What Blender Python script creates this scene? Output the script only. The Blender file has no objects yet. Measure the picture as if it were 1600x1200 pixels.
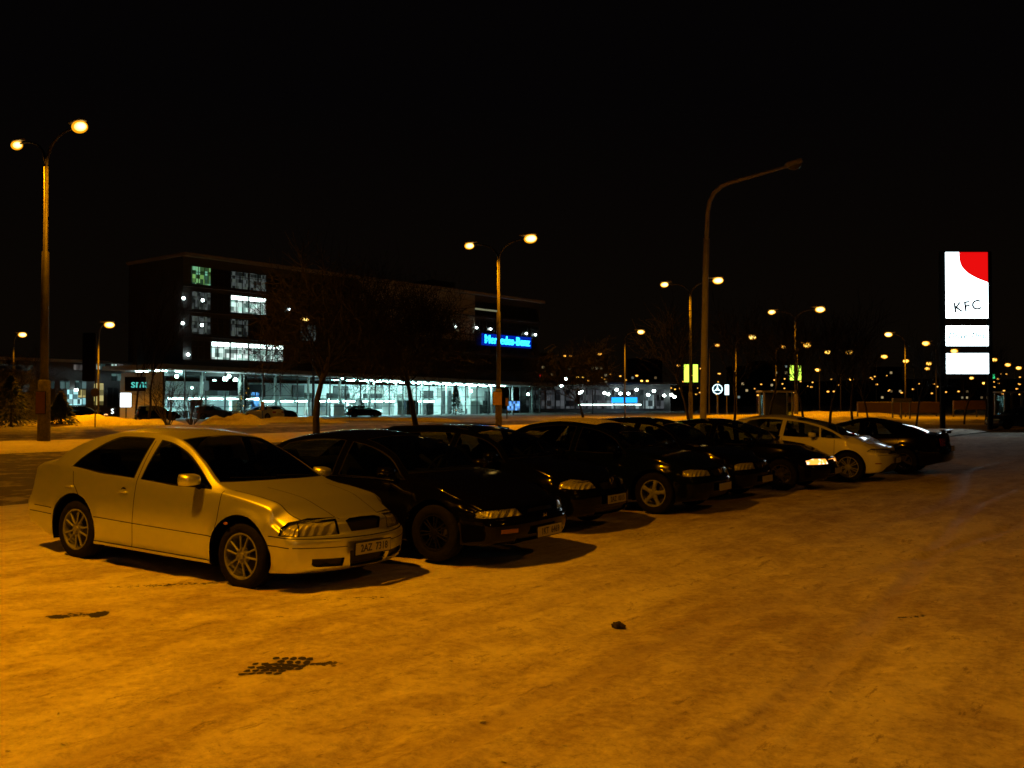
import bpy, bmesh, math, random
import numpy as np
from mathutils import Vector, Matrix
random.seed(7); rng = np.random.default_rng(7)
S = bpy.context.scene
COL = S.collection
PI = math.pi
# ------------------------------------------------------------------ camera
F = 1500.0; YH = 629.0; CH = 1.70          # focal length in pixels of a 1600 px wide picture, horizon row, eye height
cam_d = bpy.data.cameras.new('camera'); cam = bpy.data.objects.new('camera', cam_d); COL.objects.link(cam)
cam_d.sensor_width = 36; cam_d.lens = 36 * F / 1600; cam_d.clip_end = 3000; cam_d.clip_start = 0.05
cam.location = (0, 0, CH); cam.rotation_euler = (PI / 2 + math.atan((YH - 600) / F), 0, 0)
S.camera = cam
# ------------------------------------------------------------------ world: dark winter night with a faint town glow low down
wd = bpy.data.worlds.new('World'); S.world = wd; wd.use_nodes = True
nt = wd.node_tree; nt.nodes.clear()
wo = nt.nodes.new('ShaderNodeOutputWorld'); bg = nt.nodes.new('ShaderNodeBackground')
tc = nt.nodes.new('ShaderNodeTexCoord'); sx = nt.nodes.new('ShaderNodeSeparateXYZ'); rp = nt.nodes.new('ShaderNodeValToRGB')
nt.links.new(tc.outputs['Generated'], sx.inputs[0]); nt.links.new(sx.outputs['Z'], rp.inputs[0])
rp.color_ramp.elements[0].position = 0.0; rp.color_ramp.elements[0].color = (.0030, .0018, .0008, 1)
rp.color_ramp.elements[1].position = 0.30; rp.color_ramp.elements[1].color = (.0012, .0009, .0010, 1)
nt.links.new(rp.outputs[0], bg.inputs[0]); bg.inputs[1].default_value = 1.0
nt.links.new(bg.outputs[0], wo.inputs[0])
S.view_settings.view_transform = 'Standard'; S.view_settings.look = 'None'; S.view_settings.exposure = 0; S.view_settings.gamma = 1
S.render.engine = 'CYCLES'
cy = S.cycles
cy.max_bounces = 6; cy.diffuse_bounces = 2; cy.glossy_bounces = 3; cy.transmission_bounces = 4; cy.transparent_max_bounces = 12
cy.sample_clamp_indirect = 4.0; cy.caustics_reflective = False; cy.caustics_refractive = False
cy.use_denoising = True; cy.use_light_tree = True; cy.filter_width = 1.6
SODIUM = (1.0, .325, .0)

def W(u, v, Y):  # point at picture position (u, v) and depth Y
    return Vector(((u - 800) / F * Y, Y, CH + (YH - v) / F * Y))
def G(u, v, z=0.0):
    Y = (CH - z) * F / (v - YH); return Vector(((u - 800) / F * Y, Y, z))

# ------------------------------------------------------------------ helpers
def mesh(name, V, Fc, mat=None, smooth=False, parent=None, mats=None, midx=None):
    me = bpy.data.meshes.new(name); me.from_pydata([tuple(v) for v in V], [], [tuple(f) for f in Fc]); me.update()
    if smooth: me.polygons.foreach_set('use_smooth', [True] * len(me.polygons))
    for m in (mats or ([mat] if mat else [])): me.materials.append(m)
    if midx is not None: me.polygons.foreach_set('material_index', midx)
    o = bpy.data.objects.new(name, me); COL.objects.link(o)
    if parent: o.parent = parent
    return o
def empty(name, loc=(0, 0, 0), rz=0):
    o = bpy.data.objects.new(name, None); COL.objects.link(o); o.location = loc; o.rotation_euler = (0, 0, rz); o.empty_display_size = .2
    return o
def tag(o, label=None, cat=None, group=None, kind=None):
    if label: o['label'] = label
    if cat: o['category'] = cat
    if group: o['group'] = group
    if kind: o['kind'] = kind
    return o
def copy_tree(o, parent=None):
    c = o.copy(); COL.objects.link(c); c.parent = parent
    for ch in [k for k in o.children]: copy_tree(ch, c)
    return c
class MB:
    def __init__(s): s.V = []; s.F = []
    def add(s, V, Fc):
        b = len(s.V); s.V += [tuple(v) for v in V]; s.F += [tuple(i + b for i in f) for f in Fc]; return s
    def box(s, c, d, rz=0, M=None):
        V = []
        for x, y, z in ((-1,-1,-1),(1,-1,-1),(1,1,-1),(-1,1,-1),(-1,-1,1),(1,-1,1),(1,1,1),(-1,1,1)):
            p = Vector((x*d[0]/2, y*d[1]/2, z*d[2]/2))
            if M is not None: p = M @ p
            elif rz: p = Matrix.Rotation(rz, 3, 'Z') @ p
            V.append(p + Vector(c))
        return s.add(V, ((0,3,2,1),(4,5,6,7),(0,1,5,4),(1,2,6,5),(2,3,7,6),(3,0,4,7)))
    def bbox(s, c, d, r=.02, n=2, M=None):   # box with rounded edges
        bm = bmesh.new(); bmesh.ops.create_cube(bm, size=1)
        for v in bm.verts: v.co = Vector((v.co.x*d[0], v.co.y*d[1], v.co.z*d[2]))
        bmesh.ops.bevel(bm, geom=bm.edges[:], offset=r, segments=n, profile=.5, affect='EDGES')
        V = [((M @ v.co) if M is not None else v.co) + Vector(c) for v in bm.verts]; Fc = [[v.index for v in f.verts] for f in bm.faces]
        bm.free(); return s.add(V, Fc)
    def tube(s, pts, rad, n=8, caps=True):
        pts = [Vector(p) for p in pts]; rad = [rad]*len(pts) if not hasattr(rad, '__len__') else rad
        b = len(s.V); t0 = (pts[1]-pts[0]).normalized(); ref = Vector((0,0,1)) if abs(t0.z) < .9 else Vector((1,0,0))
        u = t0.cross(ref).normalized()
        for i, p in enumerate(pts):
            t = (pts[min(i+1, len(pts)-1)] - pts[max(i-1, 0)]).normalized()
            u = (u - t*u.dot(t)).normalized(); w = t.cross(u)
            for k in range(n):
                a = 2*PI*k/n; s.V.append(tuple(p + (u*math.cos(a) + w*math.sin(a))*rad[i]))
        for i in range(len(pts)-1):
            for k in range(n):
                k2 = (k+1) % n; s.F.append((b+i*n+k, b+i*n+k2, b+(i+1)*n+k2, b+(i+1)*n+k))
        if caps: s.F.append(tuple(b+k for k in range(n))[::-1]); s.F.append(tuple(b+(len(pts)-1)*n+k for k in range(n)))
        return s
    def lathe(s, prof, n=32, axis='z', c=(0,0,0)):   # prof: (radius, height)
        b = len(s.V)
        for r, h in prof:
            for k in range(n):
                a = 2*PI*k/n; x, y = r*math.cos(a), r*math.sin(a)
                p = (x, y, h) if axis == 'z' else (x, h, y)
                s.V.append((p[0]+c[0], p[1]+c[1], p[2]+c[2]))
        for i in range(len(prof)-1):
            for k in range(n):
                k2 = (k+1) % n; s.F.append((b+i*n+k, b+i*n+k2, b+(i+1)*n+k2, b+(i+1)*n+k))
        return s
    def quad(s, a, b_, c, d): return s.add((a, b_, c, d), ((0,1,2,3),))
    def ell(s, c, r, nu=12, nv=8):
        prof = [(math.cos(-PI/2+PI*i/nv), math.sin(-PI/2+PI*i/nv)) for i in range(nv+1)]
        b = len(s.V)
        for rr, h in prof:
            for k in range(nu):
                a = 2*PI*k/nu; s.V.append((c[0]+rr*math.cos(a)*r[0], c[1]+rr*math.sin(a)*r[1], c[2]+h*r[2]))
        for i in range(nv):
            for k in range(nu):
                k2 = (k+1) % nu; s.F.append((b+i*nu+k, b+i*nu+k2, b+(i+1)*nu+k2, b+(i+1)*nu+k))
        return s
    def xf(s, M):
        s.V = [tuple(M @ Vector(v)) for v in s.V]; return s
    def obj(s, name, mat=None, parent=None, smooth=False): return mesh(name, s.V, s.F, mat, smooth, parent)
def text_mesh(txt, size, depth=.004, shear=0.0, spacing=1.0, bold=0.0):
    cu = bpy.data.curves.new('t', 'FONT'); cu.body = txt; cu.size = size; cu.extrude = depth; cu.align_x = 'CENTER'; cu.align_y = 'CENTER'
    cu.shear = shear; cu.space_character = spacing; cu.offset = bold; cu.resolution_u = 3
    o = bpy.data.objects.new('t', cu); me = bpy.data.meshes.new_from_object(o)
    bpy.data.objects.remove(o); return me
def text_obj(name, txt, size, mat, M, parent=None, **k):
    me = text_mesh(txt, size, **k); me.transform(M); me.materials.clear(); me.materials.append(mat); me.name = name
    for p in me.polygons: p.material_index = 0
    o = bpy.data.objects.new(name, me); COL.objects.link(o)
    if parent: o.parent = parent
    return o

# ------------------------------------------------------------------ materials
class NT:
    def __init__(s, name):
        s.m = bpy.data.materials.new(name); s.m.use_nodes = True; s.t = s.m.node_tree; s.t.nodes.clear()
        s.out = s.n('ShaderNodeOutputMaterial')
    def n(s, ty, **k):
        nd = s.t.nodes.new(ty)
        for a, v in k.items(): setattr(nd, a, v)
        return nd
    def l(s, a, b): s.t.links.new(a, b)
    def noise(s, scale, detail=4, rough=.55, vec=None, dim='3D'):
        nd = s.n('ShaderNodeTexNoise'); nd.inputs['Scale'].default_value = scale; nd.inputs['Detail'].default_value = detail; nd.inputs['Roughness'].default_value = rough
        if vec is not None: s.l(vec, nd.inputs['Vector'])
        return nd
    def coord(s, kind='Object', scale=(1,1,1), rot=(0,0,0), loc=(0,0,0)):
        c = s.n('ShaderNodeTexCoord'); mp = s.n('ShaderNodeMapping'); mp.vector_type = 'POINT'
        mp.inputs['Scale'].default_value = scale; mp.inputs['Rotation'].default_value = rot; mp.inputs['Location'].default_value = loc
        s.l(c.outputs[kind], mp.inputs[0]); return mp.outputs[0]
    def ramp(s, fac, stops):
        r = s.n('ShaderNodeValToRGB'); s.l(fac, r.inputs[0])
        while len(r.color_ramp.elements) < len(stops): r.color_ramp.elements.new(.5)
        for e, (p, c) in zip(r.color_ramp.elements, stops):
            e.position = p; e.color = (c, c, c, 1) if not hasattr(c, '__len__') else (*c, 1)
        return r.outputs[0]
    def mix(s, fac, a, b, mode='MIX'):
        x = s.n('ShaderNodeMix', data_type='RGBA', blend_type=mode)
        for sock, v in ((x.inputs[0], fac), (x.inputs[6], a), (x.inputs[7], b)):
            if hasattr(v, 'is_linked') or hasattr(v, 'links'): s.l(v, sock)
            else: sock.default_value = v if not hasattr(v, '__len__') else (*v, 1)
        return x.outputs[2]
    def math(s, op, a, b=0.0, clamp=False):
        x = s.n('ShaderNodeMath', operation=op, use_clamp=clamp)
        for i, v in enumerate((a, b)):
            if hasattr(v, 'links'): s.l(v, x.inputs[i])
            else: x.inputs[i].default_value = v
        return x.outputs[0]
    def bsdf(s, color=(.5,.5,.5), rough=.5, metal=0, coat=0, spec=.5, bump=None, bstr=.2, bdist=.01, trans=0, coat_r=.03):
        b = s.n('ShaderNodeBsdfPrincipled')
        for key, v in (('Base Color', color), ('Roughness', rough), ('Metallic', metal)):
            if hasattr(v, 'links'): s.l(v, b.inputs[key])
            else: b.inputs[key].default_value = v if not hasattr(v, '__len__') else (*v, 1)
        b.inputs['Coat Weight'].default_value = coat; b.inputs['Coat Roughness'].default_value = coat_r; b.inputs['Specular IOR Level'].default_value = spec
        b.inputs['Transmission Weight'].default_value = trans
        if bump is not None:
            bp = s.n('ShaderNodeBump'); bp.inputs['Strength'].default_value = bstr; bp.inputs['Distance'].default_value = bdist
            s.l(bump, bp.inputs['Height']); s.l(bp.outputs[0], b.inputs['Normal'])
        s.b = b; s.l(b.outputs[0], s.out.inputs[0]); return s
def simple(name, color, rough=.5, metal=0, coat=0, spec=.5, var=.25, scale=6, bump=0.0):
    t = NT(name); nz = t.noise(scale, 5, .6, t.coord())
    f = t.ramp(nz.outputs[0], ((.3, 1-var), (.7, 1+var*.5)))
    col = t.mix(1.0, color, f, 'MULTIPLY')
    t.bsdf(col, rough, metal, coat, spec, nz.outputs[0] if bump else None, bump, .02)
    return t.m
def emit(name, color, strength, sample=True):
    t = NT(name); e = t.n('ShaderNodeEmission'); e.inputs[0].default_value = (*color, 1); e.inputs[1].default_value = strength
    t.l(e.outputs[0], t.out.inputs[0])
    if not sample: t.m.cycles.emission_sampling = 'NONE'
    return t.m
def paint(name, color, metal=.0, rough=.4, dirt=0.0, flake=False, spec=.5, coat=1.0):
    t = NT(name); c = t.coord()
    nz = t.noise(3.2, 8, .7, c); n2 = t.noise(60, 3, .6, c)
    g = t.n('ShaderNodeTexCoord'); sp = t.n('ShaderNodeSeparateXYZ'); t.l(g.outputs['Object'], sp.inputs[0])
    low = t.ramp(t.math('ADD', sp.outputs[2], t.math('MULTIPLY', nz.outputs[0], .5)), ((.35, 1.0), (1.15, 0.25)))   # road grime thrown up from below
    dm = t.math('MULTIPLY', t.ramp(nz.outputs[0], ((.35, .3), (.7, 1.0))), low)
    dm = t.math('MULTIPLY', dm, dirt, True)
    dm2 = t.math('MULTIPLY', dm, t.ramp(n2.outputs[0], ((.3, .6), (.7, 1.0))), True)
    col = t.mix(dm2, color, (.17, .15, .12))
    rg = t.math('ADD', rough, t.math('MULTIPLY', dm2, .4), True)
    t.bsdf(col, rg, metal, 0, spec)
    cw = t.math('SUBTRACT', coat, t.math('MULTIPLY', dm2, 1.0), True); t.l(cw, t.b.inputs['Coat Weight'])
    t.b.inputs['Coat Roughness'].default_value = .04
    return t.m
def glass(name, tint, see=.6, rough=.02):
    t = NT(name); tr = t.n('ShaderNodeBsdfTransparent'); tr.inputs[0].default_value = (*[x*see for x in tint], 1)
    gl = t.n('ShaderNodeBsdfGlossy'); gl.inputs['Roughness'].default_value = rough; gl.inputs[0].default_value = (.9,.9,.9,1)
    fr = t.n('ShaderNodeFresnel'); mx = t.n('ShaderNodeMixShader'); ge = t.n('ShaderNodeNewGeometry'); t.l(t.math('SUBTRACT', 1.5, t.math('MULTIPLY', ge.outputs['Backfacing'], .83333)), fr.inputs[0])
    t.l(fr.outputs[0], mx.inputs[0]); t.l(tr.outputs[0], mx.inputs[1]); t.l(gl.outputs[0], mx.inputs[2]); t.l(mx.outputs[0], t.out.inputs[0])
    return t.m
M = {}
M['rubber'] = simple('tyre rubber', (.009,.009,.009), .85, var=.5, scale=25, spec=.08)
M['trim'] = simple('black trim', (.006,.006,.006), .6, spec=.08)
M['gap'] = simple('shut line', (.002,.002,.002), 1.0, spec=.0)
M['inside'] = simple('dark interior', (.012,.012,.013), .9)
M['seat'] = simple('seat cloth', (.012,.012,.014), .98, scale=40)
M['chrome'] = simple('chrome', (.6,.6,.6), .12, 1.0, var=.1)
M['alloy'] = simple('alloy wheel paint', (.19,.20,.17), .55, .3, var=.35, scale=12)
M['dullalloy'] = simple('dirty dark alloy', (.014,.013,.012), .7, .1, var=.4, scale=12)
M['blackalloy'] = simple('grimy black wheel', (.005,.005,.005), .7, .0, var=.4, scale=12, spec=.1)
M['plate'] = simple('number plate white', (.36,.37,.32), .45, var=.1, scale=18)
M['black'] = simple('plate black', (.008,.008,.008), .5)
M['glass_dark'] = glass('tinted car glass', (.9,1,1), .16)
M['glass_car'] = glass('car glass', (.85,1,.95), .42)
M['glass_bld'] = glass('building glass', (.85,1,.97), .93)
M['lens'] = glass('lamp lens', (1,1,.95), .92, .03)
t = NT('lamp reflector'); vz = t.n('ShaderNodeTexWave'); vz.inputs['Scale'].default_value = 9; vz.inputs['Distortion'].default_value = 1.5; t.l(t.coord(), vz.inputs[0])
t.bsdf((.50,.52,.34), .34, .45, bump=vz.outputs[0], bstr=.4, bdist=.02); M['reflector'] = t.m
t = NT('amber lens'); t.bsdf((.22,.07,.008), .25, .1, coat=1); M['amber'] = t.m
t = NT('red lens'); t.bsdf((.22,.008,.006), .2, 0, coat=1); M['redlens'] = t.m
M['mesh'] = simple('grille mesh', (.01,.01,.012), .6, .3)
t = NT('mirror face'); t.bsdf((.7,.7,.7), .03, 1.0); M['mirror'] = t.m
# ------------------------------------------------------------------ cars
def pchip(xs, ys):
    xs = np.array(xs, float); ys = np.array(ys, float); o = np.argsort(xs); xs = xs[o]; ys = ys[o]
    h = np.diff(xs); d = np.diff(ys)/h; m = np.zeros_like(xs); m[0] = d[0]; m[-1] = d[-1]
    for i in range(1, len(xs)-1):
        if d[i-1]*d[i] > 0:
            w1 = 2*h[i]+h[i-1]; w2 = h[i]+2*h[i-1]; m[i] = (w1+w2)/(w1/d[i-1]+w2/d[i])
    def f(x):
        x = np.clip(x, xs[0], xs[-1]); i = int(np.clip(np.searchsorted(xs, x)-1, 0, len(xs)-2)); tt = (x-xs[i])/h[i]
        return ((1+2*tt)*(1-tt)**2*ys[i] + tt*(1-tt)**2*h[i]*m[i] + tt*tt*(3-2*tt)*ys[i+1] + tt*tt*(tt-1)*h[i]*m[i+1])
    return f
def sstep(a, b, x): tt = min(1, max(0, (x-a)/(b-a))); return tt*tt*(3-2*tt)
AX = {'xz': (0, 2), 'xy': (0, 1), 'yz': (1, 2)}
def pip(pt, poly):
    x, y = pt; c = False; j = len(poly)-1
    for i in range(len(poly)):
        xi, yi = poly[i]; xj, yj = poly[j]
        if (yi > y) != (yj > y) and x < (xj-xi)*(y-yi)/(yj-yi)+xi: c = not c
        j = i
    return c
def cut_region(bm, poly, proj, filt):
    """imprint a polygon on the skin, seen along an axis, and return the faces inside it"""
    if isinstance(proj, str):
        i, j = AX[proj]; A = Vector([1.0 if k == i else 0 for k in range(3)]); B = Vector([1.0 if k == j else 0 for k in range(3)])
    else: A, B = Vector(proj[0]), Vector(proj[1])
    px = [p[0] for p in poly]; py = [p[1] for p in poly]; x0, x1, y0, y1 = min(px), max(px), min(py), max(py)
    def bb(f):
        a = [v.co.dot(A) for v in f.verts]; b = [v.co.dot(B) for v in f.verts]; return min(a), max(a), min(b), max(b)
    e = 1e-4
    cand = set()
    for f in bm.faces:
        c = f.calc_center_median(); a, b = c.dot(A), c.dot(B)
        if x0-.08 < a < x1+.08 and y0-.08 < b < y1+.08 and filt(f, c): cand.add(f)
    for k in range(len(poly)):
        p, q = Vector(poly[k]), Vector(poly[(k+1) % len(poly)])
        if (q-p).length < 1e-5: continue
        ex0, ex1, ey0, ey1 = min(p.x, q.x)-e, max(p.x, q.x)+e, min(p.y, q.y)-e, max(p.y, q.y)+e
        sub = []
        for f in cand:
            if not f.is_valid: continue
            a0, a1, b0, b1 = bb(f)
            if a1 > ex0 and a0 < ex1 and b1 > ey0 and b0 < ey1: sub.append(f)
        if not sub: continue
        n2 = Vector((q.y-p.y, -(q.x-p.x))).normalized()
        geom = set(sub)
        for f in sub: geom.update(f.edges); geom.update(f.verts)
        r = bmesh.ops.bisect_plane(bm, geom=list(geom), dist=1e-5, plane_co=A*p.x/A.dot(A)+B*p.y/B.dot(B), plane_no=A*n2.x+B*n2.y)
        for g in r['geom']+r['geom_cut']:
            if isinstance(g, bmesh.types.BMFace): cand.add(g)
        cand = {f for f in cand if f.is_valid}
        for g in r['geom_cut']:
            if isinstance(g, bmesh.types.BMEdge) and g.is_valid:
                for f in g.link_faces: cand.add(f)
    out = []
    for f in cand:
        if f.is_valid:
            c = f.calc_center_median()
            if pip((c.dot(A), c.dot(B)), poly) and filt(f, c): out.append(f)
    return out
def grab(bm, faces, name, mat, off=0.0, mirror=0, thick=0.0, delete=True):
    """lift faces out of the skin as a mesh of their own; mirror: 0 right side only, 1 both sides joined, 2 return two meshes"""
    idx = {}; V = []; Fc = []; N = []
    for f in faces:
        r = []
        for v in f.verts:
            if v not in idx: idx[v] = len(V); V.append(v.co.copy()); N.append(v.normal.copy())
            r.append(idx[v])
        Fc.append(r)
    V = [v + n*off for v, n in zip(V, N)]
    res = []
    def mk(V, Fc):
        me = bpy.data.meshes.new(name); me.from_pydata([tuple(v) for v in V], [], Fc); me.update()
        me.polygons.foreach_set('use_smooth', [True]*len(me.polygons)); me.materials.append(mat); return me
    Vm = [Vector((v.x, -v.y, v.z)) for v in V]; Fm = [f[::-1] for f in Fc]
    if mirror == 1:
        n = len(V); res = mk(V + Vm, Fc + [[i+n for i in f] for f in Fm])
        b2 = bmesh.new(); b2.from_mesh(res); bmesh.ops.remove_doubles(b2, verts=[v for v in b2.verts if abs(v.co.y) < .004], dist=6e-3); b2.to_mesh(res); b2.free()
    elif mirror == 2: res = [mk(V, Fc), mk(Vm, Fm)]
    else: res = mk(V, Fc)
    if delete: bmesh.ops.delete(bm, geom=faces, context='FACES')
    return res
def part(name, me, parent, mat=None):
    o = bpy.data.objects.new(name, me); COL.objects.link(o); o.parent = parent
    if mat: me.materials.clear(); me.materials.append(mat)
    return o
WHEELS = {}
def wheel_meshes(R, rr, wdt, style, mat):
    key = (R, rr, wdt, style, mat)
    if key in WHEELS: return WHEELS[key]
    h = wdt/2; tb = MB()   # outer face towards -y
    prof = [(rr-.005, -h*.78), (rr+.012, -h*.92), (rr+.04, -h), (R-.035, -h*.97), (R-.012, -h*.85), (R, -h*.6)]
    for k in (-.35, -.12, .12, .35): prof += [(R, h*(k-.05)), (R-.008, h*(k-.035)), (R-.008, h*(k+.035)), (R, h*(k+.05))]
    prof += [(R, h*.6), (R-.012, h*.85), (R-.035, h*.97), (rr+.04, h), (rr-.005, h*.8)]
    tb.lathe(prof, 48, 'y')
    tyre = mesh('tyre', tb.V, tb.F, M['rubber'], True); tm = tyre.data; bpy.data.objects.remove(tyre)
    rb = MB(); o = -h*.80
    rb.lathe([(rr+.006, o-.008), (rr+.006, o-.014), (rr-.008, o-.014), (rr-.014, o), (rr-.02, h*.6), (rr-.03, h*.8)], 48, 'y')
    if style == 'ten':       # ten slim spokes in five pairs
        for k in range(5):
            for s in (-1, 1):
                a0 = 2*PI*k/5 + PI/2; p0 = Vector((math.cos(a0+s*.30)*.062, o+.012, math.sin(a0+s*.30)*.062)); p1 = Vector((math.cos(a0+s*.255)*(rr-.008), o-.004, math.sin(a0+s*.255)*(rr-.008)))
                d = (p1-p0); Lg = d.length; ang = math.atan2(d.z, d.x)
                Mx = Matrix.Rotation(-ang, 3, 'Y') ; rb.bbox((p0+p1)/2, (Lg, .022, .019), .005, 1, Mx)
        rb.lathe([(.0, o-.012), (.028, o-.012), (.033, o-.002), (.036, o+.004), (.075, o+.004), (.082, o+.03)], 24, 'y')
        for k in range(5):
            a0 = 2*PI*k/5+PI/2+PI/5; rb.lathe([(0, o-.004), (.009, o-.004), (.011, o+.01)], 8, 'y', (math.cos(a0)*.055, 0, math.sin(a0)*.055))
    elif style == 'five':    # five broad spokes
        for k in range(5):
            a0 = 2*PI*k/5 + .5; V = []
            for r_, w_, y_ in ((.03, .038, o-.004), (rr*.6, .026, o-.006), (rr-.008, .036, o)):
                c_ = Vector((math.cos(a0)*r_, y_, math.sin(a0)*r_)); t_ = Vector((-math.sin(a0), 0, math.cos(a0)))
                V += [c_-t_*w_, c_-t_*w_*.5-Vector((0,.012,0)), c_+t_*w_*.5-Vector((0,.012,0)), c_+t_*w_, c_+t_*w_+Vector((0,.03,0)), c_-t_*w_+Vector((0,.03,0))]
            Fq = []
            for i in range(2):
                for j in range(6): Fq.append((i*6+j, i*6+(j+1) % 6, i*6+6+(j+1) % 6, i*6+6+j))
            rb.add(V, Fq)
        rb.lathe([(0, o-.02), (.03, o-.02), (.036, o-.01), (.07, o)], 20, 'y')
    else:                    # seven twin spokes
        for k in range(7):
            for s in (-1, 1):
                a0 = 2*PI*k/7; p0 = Vector((math.cos(a0+s*.2)*.05, o+.01, math.sin(a0+s*.2)*.05)); p1 = Vector((math.cos(a0+s*.13)*(rr-.008), o-.002, math.sin(a0+s*.13)*(rr-.008)))
                d = p1-p0; ang = math.atan2(d.z, d.x); rb.bbox((p0+p1)/2, (d.length, .02, .018), .004, 1, Matrix.Rotation(-ang, 3, 'Y'))
        rb.lathe([(0, o-.008), (.03, o-.008), (.06, o), (.07, o+.02)], 20, 'y')
    rim = mesh('wheel', rb.V, rb.F, M[mat], False); rm = rim.data; bpy.data.objects.remove(rim)
    db = MB(); db.lathe([(0, .01), (.05, .0), (rr*.72, .0), (rr*.72, .02), (0, .02)], 24, 'y')     # brake disc
    dd = mesh('brake_disc', db.V, db.F, M['dullalloy'], False); dm = dd.data; bpy.data.objects.remove(dd)
    WHEELS[key] = (tm, rm, dm); return WHEELS[key]

def build_car(P):
    """x forward from the front axle, y to the left, z up from the ground; everything under one Empty"""
    root = empty(P['name']); Lf, Lr, wb_, Wd, R = P['Lf'], P['Lr'], P['wb'], P['W']/2, P['R']
    xf, xr = Lf-.10, -wb_-Lr+.10
    zc = pchip(*zip(*P['top'])); ze = pchip(*zip(*P['edge'])); we = pchip(*zip(*P['we'])); zb = pchip(*zip(*P['belt']))
    zmid = P.get('zmid', .58); sill = P.get('sill', .19)
    zu = pchip([xr, xr+.35, -wb_+.4, -.4, xf-.3, xf], [sill+.10, sill+.02, sill, sill, sill+.0, sill+.02])
    taper = lambda x: 1 - P.get('tf', .05)*sstep(-.2, xf, x)**1.5 - P.get('tr', .07)*sstep(-wb_+.1, xr, x)**1.5
    archs = ((0, R+P.get('gapf', .045)), (-wb_, R+P.get('gapf', .045)))
    NS = P.get('ns', 170)
    def section(x):
        t_ = taper(x); W_ = Wd*t_; b = zb(x); e = max(ze(x), b+.012); c = max(zc(x), e+.004); u = zu(x); w_e = we(x)*min(1, t_+.02); wbl = W_-P.get('tuck', .05)
        pts = [(0, u), (W_*.3, u), (W_*.6, u), (W_*.85, u), (W_-.06, u)]
        zm = min(zmid, b-.1); cs = [(W_-.035, u), (W_-.02, u+.05), (W_-.012, u+.16), (W_, zm-.08), (W_-.002, zm+.05), (wbl+.012, b-.05), (wbl, b)]
        cx = pchip(range(7), [p[0] for p in cs]); cz = pchip(range(7), [p[1] for p in cs])
        pts += [(float(cx(k)), float(cz(k))) for k in np.linspace(0, 6, 24)]
        for k in range(1, 13):
            s_ = k/13; pts.append((wbl+(w_e-wbl)*s_ + .018*math.sin(PI*s_)*min(1, (e-b)/.3), b+(e-b)*s_))
        n = 16
        for k in range(n+1):
            a = k/n*PI/2; yy = w_e*math.cos(a)**.9 if k < n else 0; pts.append((yy, c-(c-e)*(yy/w_e)**P.get('crown', 2.3)))
        pts = np.array(pts); keep = pts.copy()
        for it in range(3):
            sm = pts.copy(); sm[1:-1] = .25*pts[:-2]+.5*pts[1:-1]+.25*pts[2:]; sm[:3] = pts[:3]; pts = sm
        return pts
    fcx, rcx = Lf-.30, None
    def warp(p):
        x, y, z = p; kf = sstep(.25, xf, x); kr = sstep(-wb_-.25, xr, x)
        nose = P['nose'](z); tail = P['tail'](z); yy = abs(y)/Wd
        x2 = x - kf*(nose + P.get('plan', .22)*yy**2.6) + kr*(tail + P.get('planr', .14)*yy**3)
        y2 = y
        for ax, ar in archs:
            r = math.hypot(x-ax, z-R)
            y2 -= .014*math.exp(-((r-ar)/.035)**2)*(1 if abs(y) > Wd*.8 and z < .8 else 0)
        y2 -= P.get('fl', 0.0)*math.exp(-((z-sill-.02)/.03)**2)*(1 if abs(y) > Wd*.8 else 0)
        return (x2, y2, z)
    xs = list(np.linspace(xr, xf, NS)); rows = []
    r_c = P.get('rc', .10)
    secs = {x: section(x) for x in (xr, xf)}
    def ring(x_end, sgn, phi, sc=None):
        s = secs[x_end]; zm_ = (s[0][1]+s[-1][1])/2; H = (s[-1][1]-s[0][1])/2; Wm = s[:, 0].max()
        if sc is None: e_ = r_c*(1-math.cos(phi)); dx = r_c*math.sin(phi); fy, fz = (Wm-e_)/Wm, (H-e_*.8)/H
        else: dx = r_c; fy, fz = (Wm-r_c)/Wm*sc, (H-r_c*.8)/H*sc
        return [(x_end+sgn*dx, -p[0]*fy, zm_+(p[1]-zm_)*fz) for p in s]
    for sc in np.linspace(.02, 1, 16)[:-1]: rows.append(ring(xr, -1, 0, sc))
    for k in range(8, 0, -1): rows.append(ring(xr, -1, k/8*PI/2))
    for x in xs: rows.append([(x, -p[0], p[1]) for p in section(x)])
    for k in range(1, 9): rows.append(ring(xf, 1, k/8*PI/2))
    for sc in np.linspace(1, .02, 16)[1:]: rows.append(ring(xf, 1, 0, sc))
    bm = bmesh.new(); n = len(rows[0])
    vs = [[bm.verts.new(warp(p)) for p in r] for r in rows]
    for i in range(len(rows)-1):
        for j in range(n-1):
            try: bm.faces.new((vs[i][j], vs[i+1][j], vs[i+1][j+1], vs[i][j+1]))
            except ValueError: pass
    bm.normal_update(); bmesh.ops.remove_doubles(bm, verts=bm.verts, dist=1e-5)
    c0 = [f for f in bm.faces if abs(f.calc_center_median().x+wb_/2) < .2 and f.calc_center_median().z > .5]
    bm.normal_update()
    if sum(f.normal.z for f in c0) < 0: bmesh.ops.reverse_faces(bm, faces=bm.faces[:]); bm.normal_update()
    side = lambda f, c: c.y < -Wd*.45 and abs(f.normal.x) < .9
    lens_side = lambda f, c: c.y < -.2
    front = lambda f, c: c.x > .2 and f.normal.x > .15
    rear = lambda f, c: c.x < -wb_-.2 and f.normal.x < -.1
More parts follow.
